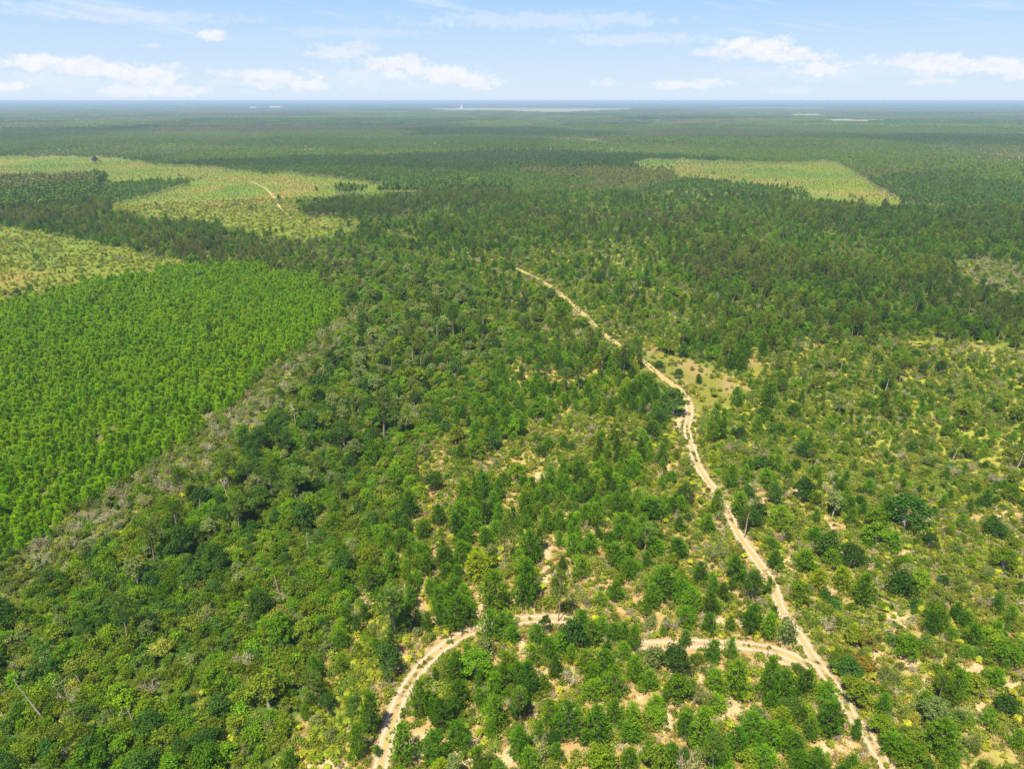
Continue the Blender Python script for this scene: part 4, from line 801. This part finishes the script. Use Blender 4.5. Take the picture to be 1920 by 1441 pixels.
# ------------------------------------------------------------------ ground cover
def cover():
    P = []; I = []; S = []
    W8 = {None: [2, 2, 2, 1.2, 1.2, 2, 2, 1, 1], SANDY: [2, 2, 2, .8, .8, 2.4, 2.4, .5, 3], PALM: [1, 1, 1, 4, 4, 2, 2, 4], FIELD: [1, 1, 1, .6, .6, 2, 2, 1.2], MEADOW: [1, 1, 1, .6, .6, 2, 2, 3], OPENL: [2, 2, 2, 1, 1, 3.4, 3.4, .8, 3], OPENU: [2, 2, 2, .6, .6, 3.4, 3.4, .8, 1.5]}
    x, y, z, vi, sc = layer('grass', 0.74, 190, {SANDY: .62, OPENL: .75, OPENU: .8, PALM: 1, SWAMP: .12, DEAD: .5, MEADOW: .42, FOREST: .3, FIELD: .5}, W8, .6, 1.35, .15, 0, .55, (9, 50, .05, 2.4))
    x2, y2, z2, v2, s2 = layer('grass', 2.0, NEAR, {SANDY: .75, OPENL: .85, OPENU: .85, OPENM: .8, FIELD: .45, MEADOW: .4, FOREST: .3, BROWN: .4, DEAD: .4}, W8, .9, 1.9, .5, 0, .5, (12, 51, .1, 2.0), rmin=190)
    x = np.concatenate([x, x2]); y = np.concatenate([y, y2]); vi = np.concatenate([vi, v2]); sc = np.concatenate([sc, s2])
    tx = []; ty = []                                  # tufts on the crown and along the verges of the tracks
    for k, t in TRACKS.items():
        L = t['line']; L = L[np.hypot(L[:, 0], L[:, 1]) < 420]
        if not len(L): continue
        seg = np.hypot(*np.diff(L, axis=0).T); cum = np.concatenate([[0], np.cumsum(seg)]); n_ = int(cum[-1]*7); q = rng.uniform(0, cum[-1], n_)
        cx_ = np.interp(q, cum, L[:, 0]); cy_ = np.interp(q, cum, L[:, 1]); T = np.gradient(L, axis=0); T /= np.linalg.norm(T, axis=1)[:, None]
        nx = -np.interp(q, cum, T[:, 1]); ny = np.interp(q, cum, T[:, 0]); crown_ = rng.uniform(size=n_) < .3
        off = np.where(crown_, rng.normal(size=n_)*.10, np.sign(rng.uniform(-1, 1, n_))*(.98+np.abs(rng.normal(size=n_))*.22))*t['w']/2
        kp = (vnoise(cx_, cy_, 6, 88) > np.where(crown_, .55, .42)); tx.append((cx_+nx*off)[kp]); ty.append((cy_+ny*off)[kp])
    tx = np.concatenate(tx); ty = np.concatenate(ty)
    x = np.concatenate([x, tx]); y = np.concatenate([y, ty]); vi = np.concatenate([vi, rng.choice([0, 1, 2, 5, 6, 8], len(tx))]); sc = np.concatenate([sc, rng.uniform(.3, .75, len(tx))])
    print('cover', len(x))
    stuff('undergrowth', np.column_stack([x, y, np.zeros(len(x))]), vi, rng.uniform(0, 6.28, len(x)), np.repeat(sc, 3).reshape(-1, 3), 'grass', 'wiregrass, palmetto and seedlings covering the open ground', 'undergrowth')
cover()

# ------------------------------------------------------------------ middle distance and far forest
def far():
    xs, ys, vs, ss = [], [], [], []; hxs, hys, hvs, hss = [], [], [], []
    for (s, r0, r1) in ((3.4, NEAR, 1250), (5.2, 1250, 2800)):
        x, y = grid(s, r0, r1, .45, 46); px, py = project(x, y); z = zone(px, py)
        p = prob(z, {FOREST: .88, FAR: .9, DARK: 1, FIELD: .8, BROWN: .85, YOUNGSTAND: 1, STRIP: 0, SWAMP: .8, PLANT: .8}, .5); p = p*np.clip((vnoise(x, y, 90, 60)-.05)*3.6, .4, 1)
        k = rng.uniform(size=len(x)) < p; x, y, z = x[k], y[k], z[k]
        k = track_dist(x, y) > 2.5; x, y, z = x[k], y[k], z[k]
        if s < 5:
            hid = np.zeros(len(x), bool)
            for fr in (.35, .7):
                q = 9*fr/(CAM_H-9*fr); hid |= (zone(*project(x*(1+q), y*(1+q))) == FIELD)
            k = ~(hid & (z != FIELD) & (z != DARK) & (rng.uniform(size=len(x)) < .96)); x, y, z = x[k], y[k], z[k]
        stand = vnoise(x, y, 260, 61, 3)                  # stands of different height and kind
        hardp = np.clip((vnoise(x, y, 320, 62, 3)-.5)*5, .04, .8); hardp[z == YOUNGSTAND] = 0; hardp[z == DARK] = 0; hardp[z == FIELD] = 1; hardp[z == BROWN] = .8
        hd = rng.uniform(size=len(x)) < hardp
        sc = (.40+.62*stand)*rng.uniform(.8, 1.15, len(x)); sc[z == DARK] = rng.uniform(1.0, 1.25, (z == DARK).sum()); sc[z == YOUNGSTAND] = rng.uniform(.6, .7, (z == YOUNGSTAND).sum()); sc[(z == FIELD)] = rng.uniform(.10, .27, (z == FIELD).sum()); sc[z == BROWN] *= .75
        xs.append(x[~hd]); ys.append(y[~hd]); ss.append(sc[~hd]); hxs.append(x[hd]); hys.append(y[hd]); hss.append(sc[hd])
    for nm, kind, X, Y, S, nv, lb in (('far_pines', 'far_pine', xs, ys, ss, 4, 'pine forest of the middle distance, seen as one mass'), ('far_hardwoods', 'far_hard', hxs, hys, hss, 3, 'patches of broadleaf wood among the distant pines')):
        X = np.concatenate(X); Y = np.concatenate(Y); S = np.concatenate(S); print(nm, len(X))
        stuff(nm, np.column_stack([X, Y, np.zeros(len(X))]), rng.integers(0, nv, len(X)), rng.uniform(0, 6.28, len(X)), np.repeat(S, 3).reshape(-1, 3), kind, lb, 'forest')
    X = []; Y = []; S = []; V = []
    for (s, r0, r1, sx) in ((66, 2750, 9000, 1.0), (130, 9000, 25000, 1.9)):
        x, y = grid(s, r0, r1, .2, 45); px, py = project(x, y); z = zone(px, py); k = (z != STRIP) & (rng.uniform(size=len(x)) < .25+np.clip((vnoise(x, y, 700, 63)-.2)*4, 0, .75)); x, y = x[k], y[k]
        kk = np.ones(len(x), bool)
        for q in (1.05, 1.11): kk &= zone(*project(x*q, y*q)) != STRIP
        x, y = x[kk], y[kk]; X.append(x); Y.append(y); st = .6+.75*vnoise(x, y, 900, 64); S.append(np.column_stack([np.full(len(x), sx), np.full(len(x), sx), st]))
        hp = vnoise(x, y, 1500, 65) > .54; V.append(np.where(hp, rng.integers(3, 5, len(x)), rng.integers(0, 3, len(x))))
    X = np.concatenate(X); Y = np.concatenate(Y); S = np.concatenate(S); V = np.concatenate(V); print('patches', len(X))
    stuff('distant_forest', np.column_stack([X, Y, hills(np.hypot(X, Y), X, Y)]), V, rng.integers(0, 4, len(X))*pi/2+rng.uniform(0, .3, len(X)), S, 'patch', 'blue-green forest stretching to the horizon', 'forest')
far()

# ------------------------------------------------------------------ distant structures
def paint(name, col):
    m = bpy.data.materials.new(name); m.use_nodes = True; n = m.node_tree.nodes; l = m.node_tree.links; pb = n['Principled BSDF']; pb.inputs['Roughness'].default_value = .7
    nz = n.new('ShaderNodeTexNoise'); nz.inputs['Scale'].default_value = .3; mx = n.new('ShaderNodeMix'); mx.data_type = 'RGBA'; mx.inputs[6].default_value = (*[c*.85 for c in col], 1); mx.inputs[7].default_value = (*col, 1)
    l.new(nz.outputs[0], mx.inputs[0]); l.new(mx.outputs[2], pb.inputs['Base Color']); return m
def box(b, x0, x1, y0, y1, z0, z1):
    p = np.array([[x0, y0, z0], [x1, y0, z0], [x1, y1, z0], [x0, y1, z0], [x0, y0, z1], [x1, y0, z1], [x1, y1, z1], [x0, y1, z1]], float)
    b.add_quads(p[np.array([[0, 3, 2, 1], [4, 5, 6, 7], [0, 1, 5, 4], [1, 2, 6, 5], [2, 3, 7, 6], [3, 0, 4, 7]])])
white = paint('white_wall', (.8, .79, .76)); grey = paint('grey_roof', (.45, .45, .46)); dark = paint('dark_glass', (.06, .07, .09))
def part(nm, b, mat, root): o = bpy.data.objects.new(nm, b.mesh(nm, mat)); C.objects.link(o); o.parent = root; return o
def tower():
    x, y = unproject(866, 204.3); r = bpy.data.objects.new('tower', None); C.objects.link(r); r.location = (x, y, 0)
    tag(r, 'tiny pale tower with a wider head on the light strip near the horizon', 'tower')
    b = Buf(); box(b, -9, 9, -9, 9, 0, 34); part('shaft', b, white, r)
    b = Buf(); box(b, -14, 14, -12, 12, 34, 50); box(b, -26, -9.2, -9, 9, 0, 14); hd = part('head', b, white, r)
    b = Buf(); box(b, -12, 12, -12.3, -12.003, 39, 46); g = part('window', b, dark, hd)
    b = Buf(); box(b, -14.5, 14.5, -12.6, 12.6, 50.003, 52); part('roof', b, grey, r)
def shed(px, py, w, h, lb):
    x, y = unproject(px, py); r = bpy.data.objects.new('building', None); C.objects.link(r); r.location = (x, y, 0); tag(r, lb, 'building')
    b = Buf(); box(b, -w/2, w/2, -8, 8, 0, h); part('wall', b, white, r)
    b = Buf(); v = np.array([[-w/2-.6, -8.6, h+.003], [w/2+.6, -8.6, h+.003], [w/2+.6, 0, h+3], [-w/2-.6, 0, h+3], [-w/2-.6, 8.6, h+.003], [w/2+.6, 8.6, h+.003]])
    b.add_quads(np.array([[v[0], v[1], v[2], v[3]], [v[3], v[2], v[5], v[4]]])); b.add_tris(np.array([[v[0], v[3], v[4]], [v[1], v[5], v[2]]])); part('roof', b, grey, r)
    b = Buf(); box(b, -3, 3, -8.2, -8.003, 0.1, h*.7); part('door', b, dark, r)
tower()
shed(475, 205.0, 70, 22, 'long low white building far left of the tower, the fainter of two')
shed(517, 204.6, 120, 24, 'long low white building far left of the tower, the brighter of two')
def loner():
    x, y = unproject(179, 305); r = bpy.data.objects.new('dark_oak', None); C.objects.link(r); r.location = (x, y, 0); L = LIB['broadleaf_tree'][3]; r.scale = (2.3, 2.3, 1.7)
    tag(r, 'round dark lone oak at the far edge of the yellow field at left', 'tree')
    for nm in ('crown', 'trunk'):
        c = bpy.data.objects.new(nm, L[nm]); C.objects.link(c); c.parent = r
loner()

# ------------------------------------------------------------------ air
HAZE = 1.3e-4
def haze():
    b = Buf(); box(b, -27500, 27500, -27500, 27500, -1, 89)
    m = bpy.data.materials.new('haze'); m.use_nodes = True; n = m.node_tree.nodes; l = m.node_tree.links
    for x in list(n):
        if x.type == 'BSDF_PRINCIPLED': n.remove(x)
    pv = n.new('ShaderNodeVolumePrincipled'); pv.inputs['Color'].default_value = (.36, .48, .71, 1); pv.inputs['Density'].default_value = HAZE; pv.inputs['Anisotropy'].default_value = 0.0
    l.new(pv.outputs[0], n['Material Output'].inputs['Volume'])
    o = bpy.data.objects.new('haze', b.mesh('haze', m)); C.objects.link(o); tag(o, 'thin blue summer haze over the whole forest', 'haze', kind='stuff')
haze()
